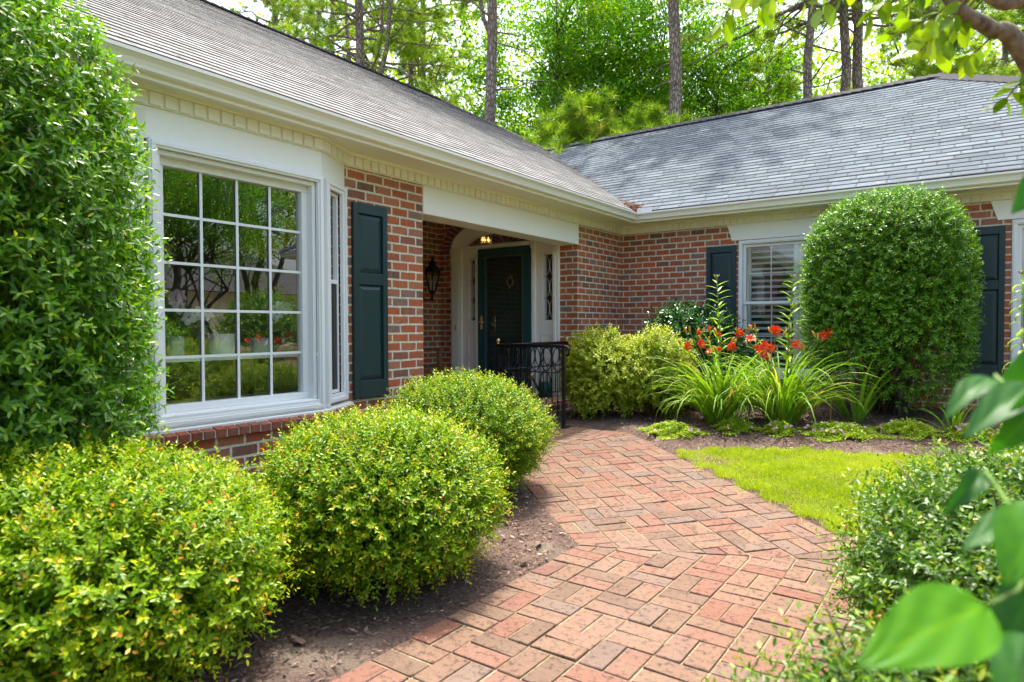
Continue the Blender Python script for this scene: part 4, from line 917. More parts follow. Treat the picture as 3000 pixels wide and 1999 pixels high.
def petal(C, ax, side, L, wd, flare, cup, seg=6, ruff=0.):
    """a recurving petal leaving C along ax, opening towards side"""
    ax, side = unit(np.array(ax, float)), unit(np.array(side, float)); b = np.cross(ax, side); V = []; P = np.array(C, float); e = cup
    for i in range(seg+1):
        t = i/seg; ww = wd*.5*math.sin(PI*min(1, .14+.80*t))**.8
        d = ax*math.cos(e)+side*math.sin(e); n = np.cross(b, d)
        V += [P-b*ww+n*ww*.2+n*ruff*ww*math.sin(i*2.3), P-n*ww*.1, P+b*ww+n*ww*.2+n*ruff*ww*math.sin(i*2.9+1)]; P = P+d*L/seg; e += flare/seg
    return V, [q for i in range(seg) for q in ((i*3, i*3+1, i*3+4, i*3+3), (i*3+1, i*3+2, i*3+5, i*3+4))]
def daylily(name, label, c, stalks, nleaf, seed, group):
    rs = random.Random(seed); c = np.array(c, float); c[2] = float(terrain(c[0], c[1]))
    r = thing(name, label, 'flowers', tuple(c), group); lm = LeafMesh()
    for i in range(nleaf):
        az = rs.uniform(0, 2*PI); q = rs.random()**.5*.15; el = rs.uniform(.85, 1.54); L = rs.uniform(.6, 1.2)
        V, F = strip(c+np.array([math.cos(az)*q, math.sin(az)*q, -.01]), az+rs.gauss(0, .3), el, L, rs.uniform(.014, .027), rs.uniform(1.2, 2.8), 8, rs.gauss(0, .5)); v = min(1, max(0, rs.gauss(.48, .2)+(.4 if rs.random() < .05 else 0)))
        lm.add([p if p[2] > c[2]-.02 else np.array([p[0], p[1], c[2]+.005]) for p in V], F, v)
    lm.build('foliage', M['lilyleaf'], r)
    for tip, kinds, face in stalks:
        tip = np.array(tip, float); b = c+np.array([rs.gauss(0, .05), rs.gauss(0, .05), 0]); mid = b*.45+tip*.55; mid[:2] = b[:2]*.62+tip[:2]*.38
        m = MB(); m.tube([b, mid, tip*.9+mid*.1, tip], [.0055, .005, .004, .003], 6); s = m.build('flower_stalk', M['stalk'], r, True)
        for j, kd in enumerate(kinds):
            a = rs.uniform(0, 6.28); o = tip+np.array([math.cos(a), math.sin(a), 0])*(.02+.012*j)+np.array([0, 0, rs.uniform(-.05, .02)])
            MB().tube([tip-np.array([0, 0, .03]), o], .0025, 4).build('pedicel', M['stalk'], s)
            if kd == 'b':
                ax = unit(np.array([math.cos(a)*.5, math.sin(a)*.5, 1.])); L = rs.uniform(.065, .10); bm_ = MB(); bm_.lathe([(.004, 0), (.010, L*.25), (.0125, L*.6), (.009, L*.88), (.001, L)], o, 7, ax, (1, .2, .1)); bm_.cur = 0
                bm_.a = [min(1, max(0, i//7/4*.8+rs.uniform(0, .25))) for i in range(len(bm_.v))]; bm_.build('bud', M['bud'], r, True, attr=True)
            else:
                f = np.array([face[0]+rs.gauss(0, .35), face[1]+rs.gauss(0, .35), face[2]+rs.gauss(0, .25)]); f = unit(f); x = unit(np.cross(f, [.1, .2, 1])); y = np.cross(f, x); fm = LeafMesh(); ph = rs.random()*2
                wl = .55 if kd == 'w' else 1.
                for k in range(6):
                    t = ph+k*PI/3; sd = x*math.cos(t)+y*math.sin(t); V, F = petal(o-f*.01, f, sd, .074*(1 if k % 2 else .95), (.045 if k % 2 else .032)*wl, 1.7 if wl == 1 else .5, .30 if wl == 1 else .12, 6, .35)
                    fm.add(V, F, [(.97 if i//3 < 1 else .88 if i//3 < 2 else .62 if i//3 < 3 else .3) * (1 if rs.random() < .95 else .5) for i in range(len(V))])
                fl = fm.build('flower', M['red'], r)
                st = MB()
                for k in range(5): t = ph+k*1.25; st.tube([o, o+f*.035+(x*math.cos(t)+y*math.sin(t))*.012, o+f*.06+(x*math.cos(t)+y*math.sin(t))*.022], .0012, 4)
                st.a = [.95]*len(st.v); st.build('stamen', M['red'], fl, attr=True)
    return r
FC = (.45, -.85, .35)
def D6(x, y, Z): return d_(x, y, Z)
grpL = 'red daylily clumps in the bed'
daylily('daylily_clump', 'left clump of red daylilies next to the azalea', (-2.20, 6.85, 0), [
    (D6(1573, 795, 6.75), 'fbb', FC), (D6(1600, 772, 6.8), 'bwb', FC), (D6(1618, 785, 6.6), 'bbf', FC), (D6(1637, 800, 6.65), 'fb', FC), (D6(1652, 765, 6.7), 'bwb', FC), (D6(1655, 805, 6.55), 'wb', FC), (D6(1675, 790, 6.7), 'bfb', FC), (D6(1698, 770, 6.75), 'fbw', FC), (D6(1585, 760, 6.9), 'bb', FC), (D6(1712, 765, 6.9), 'bbb', FC), (D6(1630, 760, 6.9), 'bw', FC)], 230, 3, grpL)
daylily('daylily_clump', 'right clump of red daylilies in front of the wing window', (-1.62, 7.02, 0), [
    (D6(1722, 785, 6.6), 'fb', FC), (D6(1745, 800, 6.55), 'ff', FC), (D6(1755, 788, 6.6), 'ff', FC), (D6(1770, 790, 6.6), 'ff', FC), (D6(1779, 762, 6.65), 'ffb', FC), (D6(1792, 770, 6.7), 'bb', FC), (D6(1833, 790, 6.5), 'f', FC), (D6(1736, 765, 6.7), 'bb', FC), (D6(1850, 805, 6.5), 'bb', FC), (D6(1893, 770, 6.6), 'ff', FC), (D6(1880, 778, 6.6), 'bbb', FC), (D6(1765, 825, 6.5), 'w', FC)], 230, 5, grpL)
def mid_clump(name, label, c, n, seed, L0, L1, el0, el1, wd, bend, mat, grp=None):
    rs = random.Random(seed); c = np.array([c[0], c[1], float(terrain(*c))]); r = thing(name, label, 'plant', tuple(c), grp); lm = LeafMesh()
    for i in range(n):
        az = rs.uniform(0, 6.28); V, F = strip(c+np.array([math.cos(az)*.04, math.sin(az)*.04, -.01]), az, rs.uniform(el0, el1), rs.uniform(L0, L1), wd*rs.uniform(.8, 1.2), rs.uniform(*bend), 8, rs.gauss(0, .3)); lm.add([np.array([p[0], p[1], max(p[2], c[2]+.004)]) for p in V], F, min(.8, max(0, rs.gauss(.35, .15))))
    lm.build('foliage', mat, r)
mid_clump('iris_plant', 'iris fan of broad upright sword leaves in front of the clipped dome', (-.98, 7.28), 17, 3, .5, .72, .85, 1.5, .040, (.1, .9), M['lilyleaf'], 'irises in the bed')
mid_clump('iris_plant', 'smaller iris with thin arching leaves right of the clipped dome', (-.18, 7.1), 13, 6, .32, .5, .6, 1.4, .026, (.3, 1.6), M['lilyleaf'], 'irises in the bed')
def lily_stalk(label, base, top, n, Lf, droop, seed):
    rs = random.Random(seed); base = np.array([base[0], base[1], float(terrain(*base))]); top = np.array(top, float); r = thing('lily_stalk', label, 'plant', tuple(base), 'tall unopened lily stalks')
    mid = base*.5+top*.5+np.array([rs.gauss(0, .015), rs.gauss(0, .015), 0]); MB().tube([base, mid, top], [.008, .007, .004], 7).build('stem', M['stalk'], r, True)
    lm = LeafMesh()
    for i in range(n):
        t = .25+.74*i/n; p = base+(top-base)*t if t > .5 else base+(mid-base)*t*2; p = base*(1-t)**2+2*mid*t*(1-t)+top*t*t
        az = i*2.4+rs.gauss(0, .3); L = Lf*(1.1-.45*max(0, t-.5)*2)*rs.uniform(.8, 1.15)
        V, F = strip(p, az, rs.uniform(.35, .8)-(.5 if droop else 0), L, L*.19, rs.uniform(.5, 1.3)+(1.6 if droop else 0), 6); lm = LeafMesh(); lm.add(V, F, min(1, max(0, rs.gauss(.5, .2)+.3*(t-.5)))); lm.build('leaf', M['stalkleaf'], r)
    b = MB()
    for k in range(4): a = k*1.6; ax = unit(np.array([math.cos(a), math.sin(a), 1.3])); b.lathe([(.002, 0), (.006, .012), (.007, .028), (.001, .042)], top+ax*.01, 7, ax, (1, .3, .1))
    b.a = [.1]*len(b.v); b.build('bud', M['bud'], r, True, attr=True)
lily_stalk('tall green lily stalk rising in front of the dark shutter', (-2.28, 7.05), D6(1647, 640, 7.0), 36, .20, False, 2)
lily_stalk('tall green lily stalk rising in front of the white window frame', (-1.62, 7.2), D6(1823, 640, 6.85), 36, .20, False, 5)
lily_stalk('short green lily stalk between the two daylily clumps', (-1.95, 6.98), D6(1738, 765, 6.95), 16, .17, False, 8)
lily_stalk('lily stalk with drooping leaves at the right edge of the picture', (.36, 6.55), D6(2349, 632, 5.35), 46, .19, True, 11)
for k, (px_, py_) in enumerate(((755, 1352), (772, 1366), (790, 1352), (1000, 1330), (1195, 1285), (700, 1470), (1240, 1240))):
    v = d_(px_, py_, 1.)-CAM; p = CAM+v*(-1.17/v[2]); p[2] = .018; lm = LeafMesh(); a = k*1.9
    V, F = strip(p, a, .35, .085, .034, .9, 6, .6); lm.add([np.array([q[0], q[1], max(q[2], .008)]) for q in V], F, .3+.1*(k % 4)); o = lm.build('dry_leaf', M['chip'], None)
    o.data.transform(Matrix.Translation(Vector(-p))); o.location = Vector(p); tag(o, 'single curled dry brown leaf lying on the mulch below the bushes', 'leaf', 'dry leaves on the mulch')
cs = thing('bamboo_cane', 'thin brown garden cane stuck in the bed beside the iris', 'cane', (-1.2, 7.15, .2)); MB().tube([(-1.2, 7.15, .15), (-1.185, 7.15, .72)], .005, 6).build('stick', M['cane'], cs)
def mat_plant(label, c, rx, ry, n, seed, nf):
    z = float(terrain(*c)); r = thing('verbena_mat', label, 'ground cover', (c[0], c[1], z), 'low flowering mats along the bed edge'); g = np.random.default_rng(seed)
    a = g.uniform(0, 6.28, n); q = np.sqrt(g.random(n)); q = q*.98*(1+.25*np.sin(a*3+seed)+.2*np.sin(a*7+seed)+.1*g.normal(size=n)); x, y = c[0]+q*np.cos(a)*rx, c[1]+q*np.sin(a)*ry; hh = (.075+.03*np.sin(a*5+q*6+seed))*(1-q**2*.85).clip(.08)*(.5+.7*g.random(n))
    P = np.stack([x, y, terrain(x, y)+hh], 1); D = unit(np.stack([g.normal(size=n), g.normal(size=n), g.uniform(0, .9, n)], 1)); N = unit(np.stack([g.normal(size=n)*.4, g.normal(size=n)*.4, np.ones(n)], 1))
    V, Q = leaves6(P, D, N, g.uniform(.014, .03, n), g.uniform(.007, .013, n)); link('foliage', npmesh('foliage', V, Q, True, np.repeat(np.clip(g.normal(size=n)*.22+.5, 0, 1), 6)), M['verbena'], r)
    for i in range(int(nf*.7)):
        lm = LeafMesh(); t = g.uniform(0, 6.28); q = math.sqrt(g.random())*.95; p = np.array([c[0]+q*math.cos(t)*rx, c[1]+q*math.sin(t)*ry, 0]); p[2] = float(terrain(p[0], p[1]))+.08*(1-q*q*.7)+.02
        f = unit(np.array([.3, -.5, .8])+g.normal(size=3)*.3); x_ = unit(np.cross(f, [.2, .1, 1])); y_ = np.cross(f, x_)
        for k in range(5): s = k*2*PI/5; V, F = petal(p, f, x_*math.cos(s)+y_*math.sin(s), .018, .016, .4, 1.1, 3); lm.add(V, F, float(g.uniform(.0, .8)))
        lm.build('flower', M['pink'], r)
for lb, px_, py_, rx, ry, nf in (('white flecked green mat at the left end of the bed edge', 1545, 985, .28, .22, 10), ('small green mat under the left daylily clump', 1690, 978, .20, .16, 5), ('low mat with pink flowers under the right daylily clump', 1790, 985, .16, .14, 12), ('wide low mat with pink flowers before the iris', 1930, 992, .32, .20, 26), ('bright green mat right of the iris with few flowers', 2085, 990, .26, .18, 4), ('low mat with pink flowers near the right edge of the bed', 2232, 998, .22, .18, 16)):
    p = CAM+0; v = d_(px_, py_, 1.)-CAM; tt = (.20-1.2)/v[2]
    for _ in range(6): q = CAM+v*tt; tt = (float(terrain(q[0], q[1]))+.05-1.2)/v[2]
    q = CAM+v*tt; mat_plant(lb, (float(q[0]), float(q[1])), rx, ry, int(5200*rx*ry/.06), px_, nf)

# ------------------------------------------------------------------ orchids on the window seat
def orchid(pname, plabel, label, c, R0, H, ribs, spikes, seed):
    rs = random.Random(seed); c = np.array(c, float)
    p = thing(pname, plabel, 'pot', tuple(c), 'pots behind the bay window')
    prof = [(R0*.9, 0), (R0, .01)]
    if ribs:
        for i in range(int(H/.012)): z = .012+i*.012; prof += [(R0*1.0, z), (R0*1.035, z+.006)]
    prof += [(R0*1.02, H), (R0*.9, H), (R0*.88, H-.03)]
    MB().lathe(prof, c, 28).build('body', M['pot'] if ribs else M['pot2'], p, True)
    r = thing('orchid_plant', label, 'orchid', tuple(c+np.array([0, 0, H-.03])), 'orchids behind the bay window'); lm = LeafMesh(); b = c+np.array([0, 0, H-.03])
    for i in range(5): V, F = strip(b, i*1.3+rs.random(), .9, .2, .055, 1.3, 7); lm.add(V, F, .3)
    lm.build('leaf', M['lilyleaf'], r); fm = LeafMesh()
    for tip, nf, v in spikes:
        tip = np.array(tip, float); up_ = b*.5+tip*.5+np.array([0, 0, .22]); pts = [b*(1-t)**2+2*up_*t*(1-t)+tip*t*t for t in np.linspace(0, 1, 12)]; MB().tube(pts, .0035, 5).build('stem', M['stalk'], r, True)
        for k in range(nf):
            t = 1-.11*k; q = b*(1-t)**2+2*up_*t*(1-t)+tip*t*t+np.array([.03, rs.gauss(0, .012), -.03]); f = unit(np.array([1., rs.gauss(-.3, .3), -.1])); x_ = unit(np.cross(f, [0, .1, 1])); y_ = np.cross(f, x_); fm = LeafMesh()
            for j in range(5): s = j*2*PI/5+.3; V, F = petal(q, f, x_*math.cos(s)+y_*math.sin(s), .052, .05 if j in (1, 4) else .036, .2, 1.25, 4); fm.add(V, F, [v if i > 2 else 1. for i in range(len(V))])
            V, F = petal(q, f, -y_, .022, .02, .5, .6, 3); fm.add(V, F, 1.); fm.build('flower', M['orchid'], r)
xs_ = -4.50
def yz(px_, py_):                     # where a photo line of sight meets the shelf plane
    v = d_(px_, py_, 1.)-CAM; t = (xs_-CAM[0])/v[0]; return CAM+v*t
q = yz(510, 816); sh = float(q[2])
MB().box(-4.62, -4.36, 1.75, 3.40, sh-.03, sh-.004).build('window_shelf', M['white'], house)
orchid('flower_pot', 'white ribbed pot standing on the shelf inside the bay window', 'white orchid in the ribbed pot with its flower spray bending to the left', (xs_, q[1], sh), .088, .155, True, [(yz(432, 722), 5, .1)], 1)
q = yz(598, 816); orchid('flower_pot', 'plain grey pot standing right of the ribbed pot in the bay window', 'white orchid in the plain grey pot with flowers near the right window jamb', (xs_, q[1], sh), .068, .12, False, [(yz(652, 700), 6, .05)], 2)
q = yz(405, 816); orchid('flower_pot', 'pale vase at the left end of the shelf inside the bay window', 'purple spotted orchid at the left side of the bay window', (xs_, q[1], sh), .05, .14, False, [(yz(405, 672), 6, .8)], 3)

# ------------------------------------------------------------------ crape myrtle reaching in from the right and the blurred plant close by
def myrtle():
    base = np.array([.86, 2.45, 0.]); r = thing('crape_myrtle', 'smooth barked tree whose branch and hanging leaves enter at the top right corner', 'tree', tuple(base))
    A, B_ = d_(2182, -6, 1.66), d_(2353, 126, 1.74); C0 = B_+(B_-A)*1.3+np.array([.05, .1, -.35]); tr = MB()
    tr.tube([base, base*.7+C0*.3+np.array([.06, 0, .1]), C0*.85+base*.15, C0], [.055, .045, .034, .027], 10)
    def smooth(pts, n=7):
        P = np.array(pts); out = []
        for i in range(len(P)-1):
            p0, p1, p2, p3 = P[max(i-1, 0)], P[i], P[i+1], P[min(i+2, len(P)-1)]
            for t in np.linspace(0, 1, n, endpoint=False): out.append(.5*((2*p1)+(-p0+p2)*t+(2*p0-5*p1+4*p2-p3)*t*t+(-p0+3*p1-3*p2+p3)*t**3))
        return out+[P[-1]]
    E_ = A+(A-B_)*.6+np.array([0, .1, .22]); pts = smooth([C0, B_, d_(2275, 66, 1.70), A, E_]); tr.tube(pts, np.linspace(.027, .013, len(pts)), 10)
    k = d_(2200, 8, 1.66); tr.tube([k-np.array([.0, 0, .006]), k+np.array([-.01, 0, .02])], [.03, .02], 8)
    b2 = [C0, d_(2420, 60, 1.85), d_(2300, 6, 1.85), d_(2250, -30, 1.86), d_(2150, -140, 1.9)]; p2 = smooth(b2); tr.tube(p2, np.linspace(.026, .012, len(p2)), 8)
    tr.tube(smooth([base+np.array([.08, .05, 0]), base+np.array([.3, .3, 1.2]), base+np.array([.5, .7, 2.6]), base+np.array([.4, 1., 3.6])]), np.linspace(.05, .015, 22), 8)
    tr.build('trunk', M['crape'], r, True)
    Ps, Ds, Ns, Ls = [], [], [], []; tw = MB()
    twigs = [([(1790, -70), (1725, -12), (1675, 22), (1661, 66)], 1.62), ([(1812, -60), (1770, -8), (1746, 20)], 1.66), ([(1995, -70), (1930, -15), (1880, 22)], 1.7), ([(2235, -46), (2160, 28), (2095, 62), (2050, 88)], 1.72), ([(2080, -60), (2045, -5), (2000, 30)], 1.6), ([(2230, -20), (2190, 40), (2150, 78), (2112, 120)], 1.62), ([(2240, 0), (2190, 60), (2158, 118)], 1.66), ([(2300, 60), (2250, 112), (2222, 128)], 1.7), ([(2400, 100), (2370, 165), (2330, 205), (2305, 240)], 1.7), ([(2420, 130), (2385, 180), (2352, 225)], 1.78), ([(2300, -40), (2240, 20), (2215, 60)], 1.9), ([(2150, -60), (2110, -10), (2070, 24)], 1.75), ([(1930, -60), (1890, -20), (1850, 6)], 1.74)]
    for pts, Z in twigs:
        Q = smooth([d_(x, y, Z+.02*i) for i, (x, y) in enumerate(pts)], 6); tw.tube(Q, np.linspace(.0035, .0012, len(Q)), 5)
        nL = max(6, int(len(Q)*.62))
        for i in range(nL):
            t = .22+.78*i/(nL-1); j = min(len(Q)-1, int(t*(len(Q)-1))); p = Q[j]; d = unit(Q[j]-Q[max(j-1, 0)]); sd = unit(np.cross(d, _f))*(1 if i % 2 else -1)
            Ps.append(p); Ds.append(unit(d*.5+sd*.8+np.array([0, 0, -.45])+rng.normal(size=3)*.28)); Ns.append(unit(-_f*.5+np.array([0, 0, .6])+rng.normal(size=3)*.5)); Ls.append(rng.uniform(.045, .068))
    nv = len(Ps)
    # the crown above the picture, over the house side of the garden
    cen = [(E_[0], E_[1], E_[2]+.4), (.2, 2.3, 3.2), (.9, 3., 3.9), (1.4, 3.7, 3.9), (.5, 1.6, 3.4), (1.5, 2.5, 3.3), (1.2, 3.3, 3.0)]
    for c in cen:
        m_ = 420; P = np.array(c)+unit(rng.normal(size=(m_, 3)))*(rng.random((m_, 1))**.4)*np.array([.55, .55, .42])
        k = (P[:, 2]-1.2)/np.maximum((P-CAM)@_f, .2) > .56; P = P[k]
        Ps += list(P); Ds += list(rdir(len(P))); Ns += list(unit(np.array([0, 0, .8])+rng.normal(size=(len(P), 3))*.5)); Ls += list(rng.uniform(.04, .065, len(P)))
    tw.build('branch', M['twig'], r, True); L = np.array(Ls)
    # rounded leaves with eight points
    P, D, N = np.array(Ps), unit(np.array(Ds)), np.array(Ns); N = unit(N-D*np.sum(N*D, 1, keepdims=True)); B = np.cross(D, N); n = len(P); L = L[:, None]; W_ = L*.56
    ring = [(0, 0), (.15, .55), (.40, .98), (.68, .86), (.9, .4), (1, 0)]
    mid = [P+D*L*t+N*(-L*.12*t*t) for t, _ in ring]; V = []
    for (t, s), mp in zip(ring, mid): V += [mp+B*W_*.5*s+N*W_*.12*s, mp, mp-B*W_*.5*s+N*W_*.12*s]
    V = np.stack(V, 1).reshape(-1, 3); b = (np.arange(n)*18)[:, None]; F = np.concatenate([b+np.array([[i*3, i*3+1, i*3+4, i*3+3]]) for i in range(5)]+[b+np.array([[i*3+1, i*3+2, i*3+5, i*3+4]]) for i in range(5)])
    vv = np.clip(rng.normal(size=n)*.25+.5, 0, 1)
    link('foliage', npmesh('foliage', V, F, True, np.repeat(vv, 18)), M['myrtle'], r)
myrtle()
def big_leaf(lm, tip, base, wd, nrm, fold, droop, v, seg=22):
    tip, base = np.array(tip), np.array(base); D = tip-base; L = np.linalg.norm(D); D /= L; N = np.array(nrm, float); N = unit(N-D*(N@D)); B = np.cross(D, N); V = []; m = 13
    for i in range(seg+1):
        t = i/seg; ww = wd*.5*(math.sin(PI*t**.72)**.85 if 0 < t < 1 else 0)*(1-.25*t); c = base+D*L*t-N*droop*L*(t-.35)**2
        for j in range(m):
            s = j/(m-1)*2-1; V.append(c+B*ww*s+N*(abs(s)*fold*ww+.012*wd*math.sin(s*9+t*17)))
    a = [min(1, max(0, v+(.22 if j == m//2 else 0)+.04*math.sin((i-abs(j-m//2)*1.2)*1.3)+.05*math.sin(i*1.1+j*.7))) for i in range(seg+1) for j in range(m)]
    lm.add(V, [(i*m+j, i*m+j+1, (i+1)*m+j+1, (i+1)*m+j) for i in range(seg) for j in range(m-1)], a)
def near_plant():
    b = np.array([.075, .78, 0.]); r = thing('broadleaf_plant', 'out of focus plant with big soft leaves close to the camera at lower right', 'plant', tuple(b)); top = d_(2440, 820, .62)
    P = [b, b*.6+top*.4+np.array([.02, 0, 0]), d_(2400, 1250, .55), top]; MB().tube(P, [.007, .006, .005, .004], 8).build('stem', M['stalk'], r, True)
    f = -_f
    L = [((1985, 1515, .47), (2278, 1388, .52), .068, f*.6+UP*.7, .08, .25, .62), ((2305, 1335, .52), (2420, 1160, .54), .062, f*.5+UP*.5+RT*-.4, .1, .3, .5), ((2168, 940, .64), (2285, 862, .66), .030, f*.3+UP*.9, .3, .5, .08), ((2215, 985, .60), (2385, 880, .62), .040, f*.4+UP*.8, .25, .4, .05), ((2290, 1050, .60), (2410, 900, .60), .040, f*.8+UP*.2, .15, .5, .35), ((2188, 1168, .66), (2262, 1078, .68), .026, f*.6+UP*.5, .5, .9, .05),
         ((2210, 1238, .58), (2390, 1175, .60), .036, f*.3+UP*.9, .2, .4, .12), ((2292, 1530, .54), (2392, 1310, .57), .048, f*.7+RT*-.5, .2, .5, .1), ((2300, 1400, .6), (2420, 1270, .6), .05, f*.5+UP*.6, .2, .3, .3), ((2290, 1600, .5), (2420, 1480, .52), .06, f*.3+UP*.8, .1, .3, .15), ((2275, 985, .66), (2400, 800, .66), .04, f*.7+UP*.4, .2, .6, .3), ((2330, 480, .8), (2430, 400, .8), .05, f*.6+UP*.5, .2, .4, .2)]
    for t_, q, wd, n, fo, dr, v in L:
        lm = LeafMesh(); big_leaf(lm, d_(*t_), d_(*q), wd, n, fo, dr, v); lf = lm.build('leaf', M['bigleaf'], r)
        e = d_(*q); k = min(1, max(0, (e[2]-P[2][2])/(P[3][2]-P[2][2]))); j = P[2]+(P[3]-P[2])*max(0, k-.12); MB().tube([e, e*.5+j*.5+np.array([0, 0, -.015]), j], .0022, 5).build('petiole', M['stalk'], lf, True)
near_plant()

# ------------------------------------------------------------------ trees behind the house
def ground_at(px_, Z):
    v = d_(px_, 750, Z); return float(v[0]), float(v[1])
def taper(base, top, r0, r1, n=10, wob=.15, seed=0):
    rs = np.random.default_rng(seed); P = [np.array(base)+(np.array(top)-np.array(base))*t+np.array([*(rs.normal(size=2)*wob*t*(1-t)*3), 0])*.6 for t in np.linspace(0, 1, n)]
    return P, np.linspace(r0, r1, n)
def needles(tips, dirs, per, L, wd):
    n = len(tips)*per; P = np.repeat(tips, per, 0); T = np.repeat(dirs, per, 0); D = unit(T*.55+rdir(n)*1.0+np.array([0, 0, .12])); P = P-T*rng.uniform(0, .10, (n, 1)); B = unit(np.cross(D, rdir(n))); l = L*rng.uniform(.7, 1.15, (n, 1))
    V = np.stack([P-B*wd*.5, P+B*wd*.5, P+D*l-np.array([0, 0, 1.])*l*.08], 1).reshape(-1, 3)
    return V, (np.arange(n)*3)[:, None]+np.array([[0, 1, 2]]), n
def pine(label, px_, Z, r0, h, z0, nb, blen, seed, fork=None, lean=(0, 0), tuft=(5, 5), per=26, nl=.17, dead=6, name='pine_tree', grp='tall pines behind the house', top_r=.06):
    rs = np.random.default_rng(seed); x, y = ground_at(px_, Z); r = thing(name, label, 'tree', (x, y, 0), grp)
    P, R = taper((x, y, -.1), (x+lean[0], y+lean[1], h), r0*1.08, top_r, 14, .07, seed); tr = MB(); tr.tube(P, R, 10)
    P = np.array(P); br = MB(); tips, dirs = [], []; nb = int(nb*1.9)
    def on(z): k = np.interp(z, P[:, 2], np.arange(len(P))); i = int(min(k, len(P)-2)); return P[i]+(P[i+1]-P[i])*(k-i)
    if fork:
        for fz, dx, dy, fr in fork: q = on(fz); tr.tube([q, q+np.array([dx*.3, dy*.3, .6]), q+np.array([dx*.7, dy*.7, 2.4]), q+np.array([dx, dy, 5.5])], [fr*1.2, fr, fr*.8, fr*.35], 8)
    tr.build('trunk', M['pinebark'], r, True)
    def branch(z, L, tufts):
        az = rs.uniform(0, 2*PI); q = on(z); h_ = np.array([math.cos(az), math.sin(az), 0]); rise = rs.uniform(-.10, .45); pts = []; p = q.copy(); n = 7; d0 = h_+np.array([0, 0, rise])
        for i in range(n+1):
            pts.append(p.copy()); d0 = unit(d0+rs.normal(size=3)*.16+np.array([0, 0, -.02+.05*i/n])); p = p+d0*L/n
        rb = .012+.011*L; br.tube(pts, np.linspace(rb, .006, n+1), 5, False)
        for k in range(tufts[0]):
            j = rs.integers(2, n+1); s = pts[j]; d = unit(np.array(pts[j])-np.array(pts[j-1])); e = unit(d*.7+rs.normal(size=3)*np.array([.7, .7, .35])+np.array([0, 0, .12])); l = rs.uniform(.3, .95)*(.35+L*.2); s2 = s+e*l*.5+rs.normal(size=3)*.04; s3 = s+e*l+np.array([0, 0, .06]); br.tube([s, s2, s3], [.008, .006, .003], 4, False)
            for t in range(tufts[1]):
                u_ = 1-.17*t*rs.uniform(.6, 1.2); o = s+(s3-s)*u_+rs.normal(size=3)*.06; tips.append(o); dirs.append(unit(e+rs.normal(size=3)*.35))
        tips.append(pts[-1]); dirs.append(d0)
    for i in range(nb):
        f = (i+rs.random())/nb; z = z0+(h-z0)*f; branch(z, blen*(1.05-.75*f)*rs.uniform(.65, 1.15), tuft)
    for i in range(dead):
        z = rs.uniform(3.5, max(4.2, z0+1)); q = on(z); az = rs.uniform(0, 6.28); L = rs.uniform(.6, 2.2); pts = [q]; d0 = np.array([math.cos(az), math.sin(az), rs.uniform(-.2, .3)])
        for k in range(5): d0 = unit(d0+rs.normal(size=3)*.28); pts.append(pts[-1]+d0*L/5)
        br.tube(pts, np.linspace(.028, .006, 6), 5, False)
        e = unit(d0+rs.normal(size=3)*.5); br.tube([pts[3], pts[3]+e*L*.3], [.01, .004], 4, False)
    br.build('branch', M['pinebark'], r, True)
    V, F, n = needles(np.array(tips), np.array(dirs), int(per*1.25), nl*1.25, .015); v = np.repeat(np.clip(rs.normal(size=len(tips))*.22+.5, 0, 1), int(per*1.25)*3); link('foliage', npmesh('foliage', V, F, False, v), M['needle'], r)
def broad(label, px_, Z, h, zc, rad, nclump, per, leaf, mat, seed, stems=1, r0=.12, name='hardwood_tree', grp='leafy trees behind the house', clump=.55, pos=None):
    rs = np.random.default_rng(seed); x, y = pos if pos else ground_at(px_, Z); r = thing(name, label, 'tree', (x, y, 0), grp); c = np.array([x, y, zc]); rad = np.array(rad)
    d = unit(rs.normal(size=(nclump, 3))); q = rs.random((nclump, 1))**.38; C = c+d*q*rad*(1+.25*np.sin(d[:, :1]*5+d[:, 1:2]*4+seed)); C = C[C[:, 2] > .3]
    m = MB(); P, R = taper((x, y, -.1), (x+rs.normal()*.3, y+rs.normal()*.3, zc+rad[2]*.6), r0, .02, 10, .3, seed); trs = [np.array(P)]; m.tube(P, R, 8)
    for s in range(stems-1):
        a = rs.uniform(0, 6.28); P2, R2 = taper((x+.15*math.cos(a), y+.15*math.sin(a), -.1), (x+rad[0]*.5*math.cos(a), y+rad[1]*.5*math.sin(a), zc+rad[2]*.5), r0*.7, .015, 10, .4, seed+s+1); m.tube(P2, R2, 7); trs.append(np.array(P2))
    m.build('trunk', M['bark'], r, True)
    b = MB()
    for i in rs.permutation(len(C))[:int(min(len(C), 90))]:
        T = trs[rs.integers(len(trs))]; k = np.argmin(np.abs(T[:, 2]-(C[i][2]-.35*np.linalg.norm(C[i][:2]-c[:2])-.3))); s = T[k]; md = s*.5+C[i]*.5+np.array([0, 0, .15])+rs.normal(size=3)*.1
        b.tube([s, md, C[i]], [.022, .014, .004], 4, False)
    b.build('branch', M['bark'], r, True)
    n = len(C)*per; PP = np.repeat(C, per, 0)+rs.normal(size=(n, 3))*np.array([1, 1, .55])*clump*.5*np.repeat(rs.uniform(.6, 1.3, (len(C), 1)), per, 0)
    V, Q = leaves4(PP, unit(rs.normal(size=(n, 3))+np.array([0, 0, -.3])), unit(rs.normal(size=(n, 3))*.6+np.array([0, 0, 1.])), leaf*rs.uniform(.7, 1.25, n), leaf*.5*rs.uniform(.8, 1.2, n), .1)
    v = np.clip(np.repeat(rs.normal(size=len(C))*.16+.45, per)+rs.normal(size=n)*.16, 0, 1)
    link('foliage', npmesh('foliage', V, Q, False, np.repeat(v, 4)), mat, r)
pine('thick pine trunk right of centre with bare grey bark, nearest of the pines', 1546, 16.5, .19, 20, 10.0, 26, 3.6, 31, dead=9)
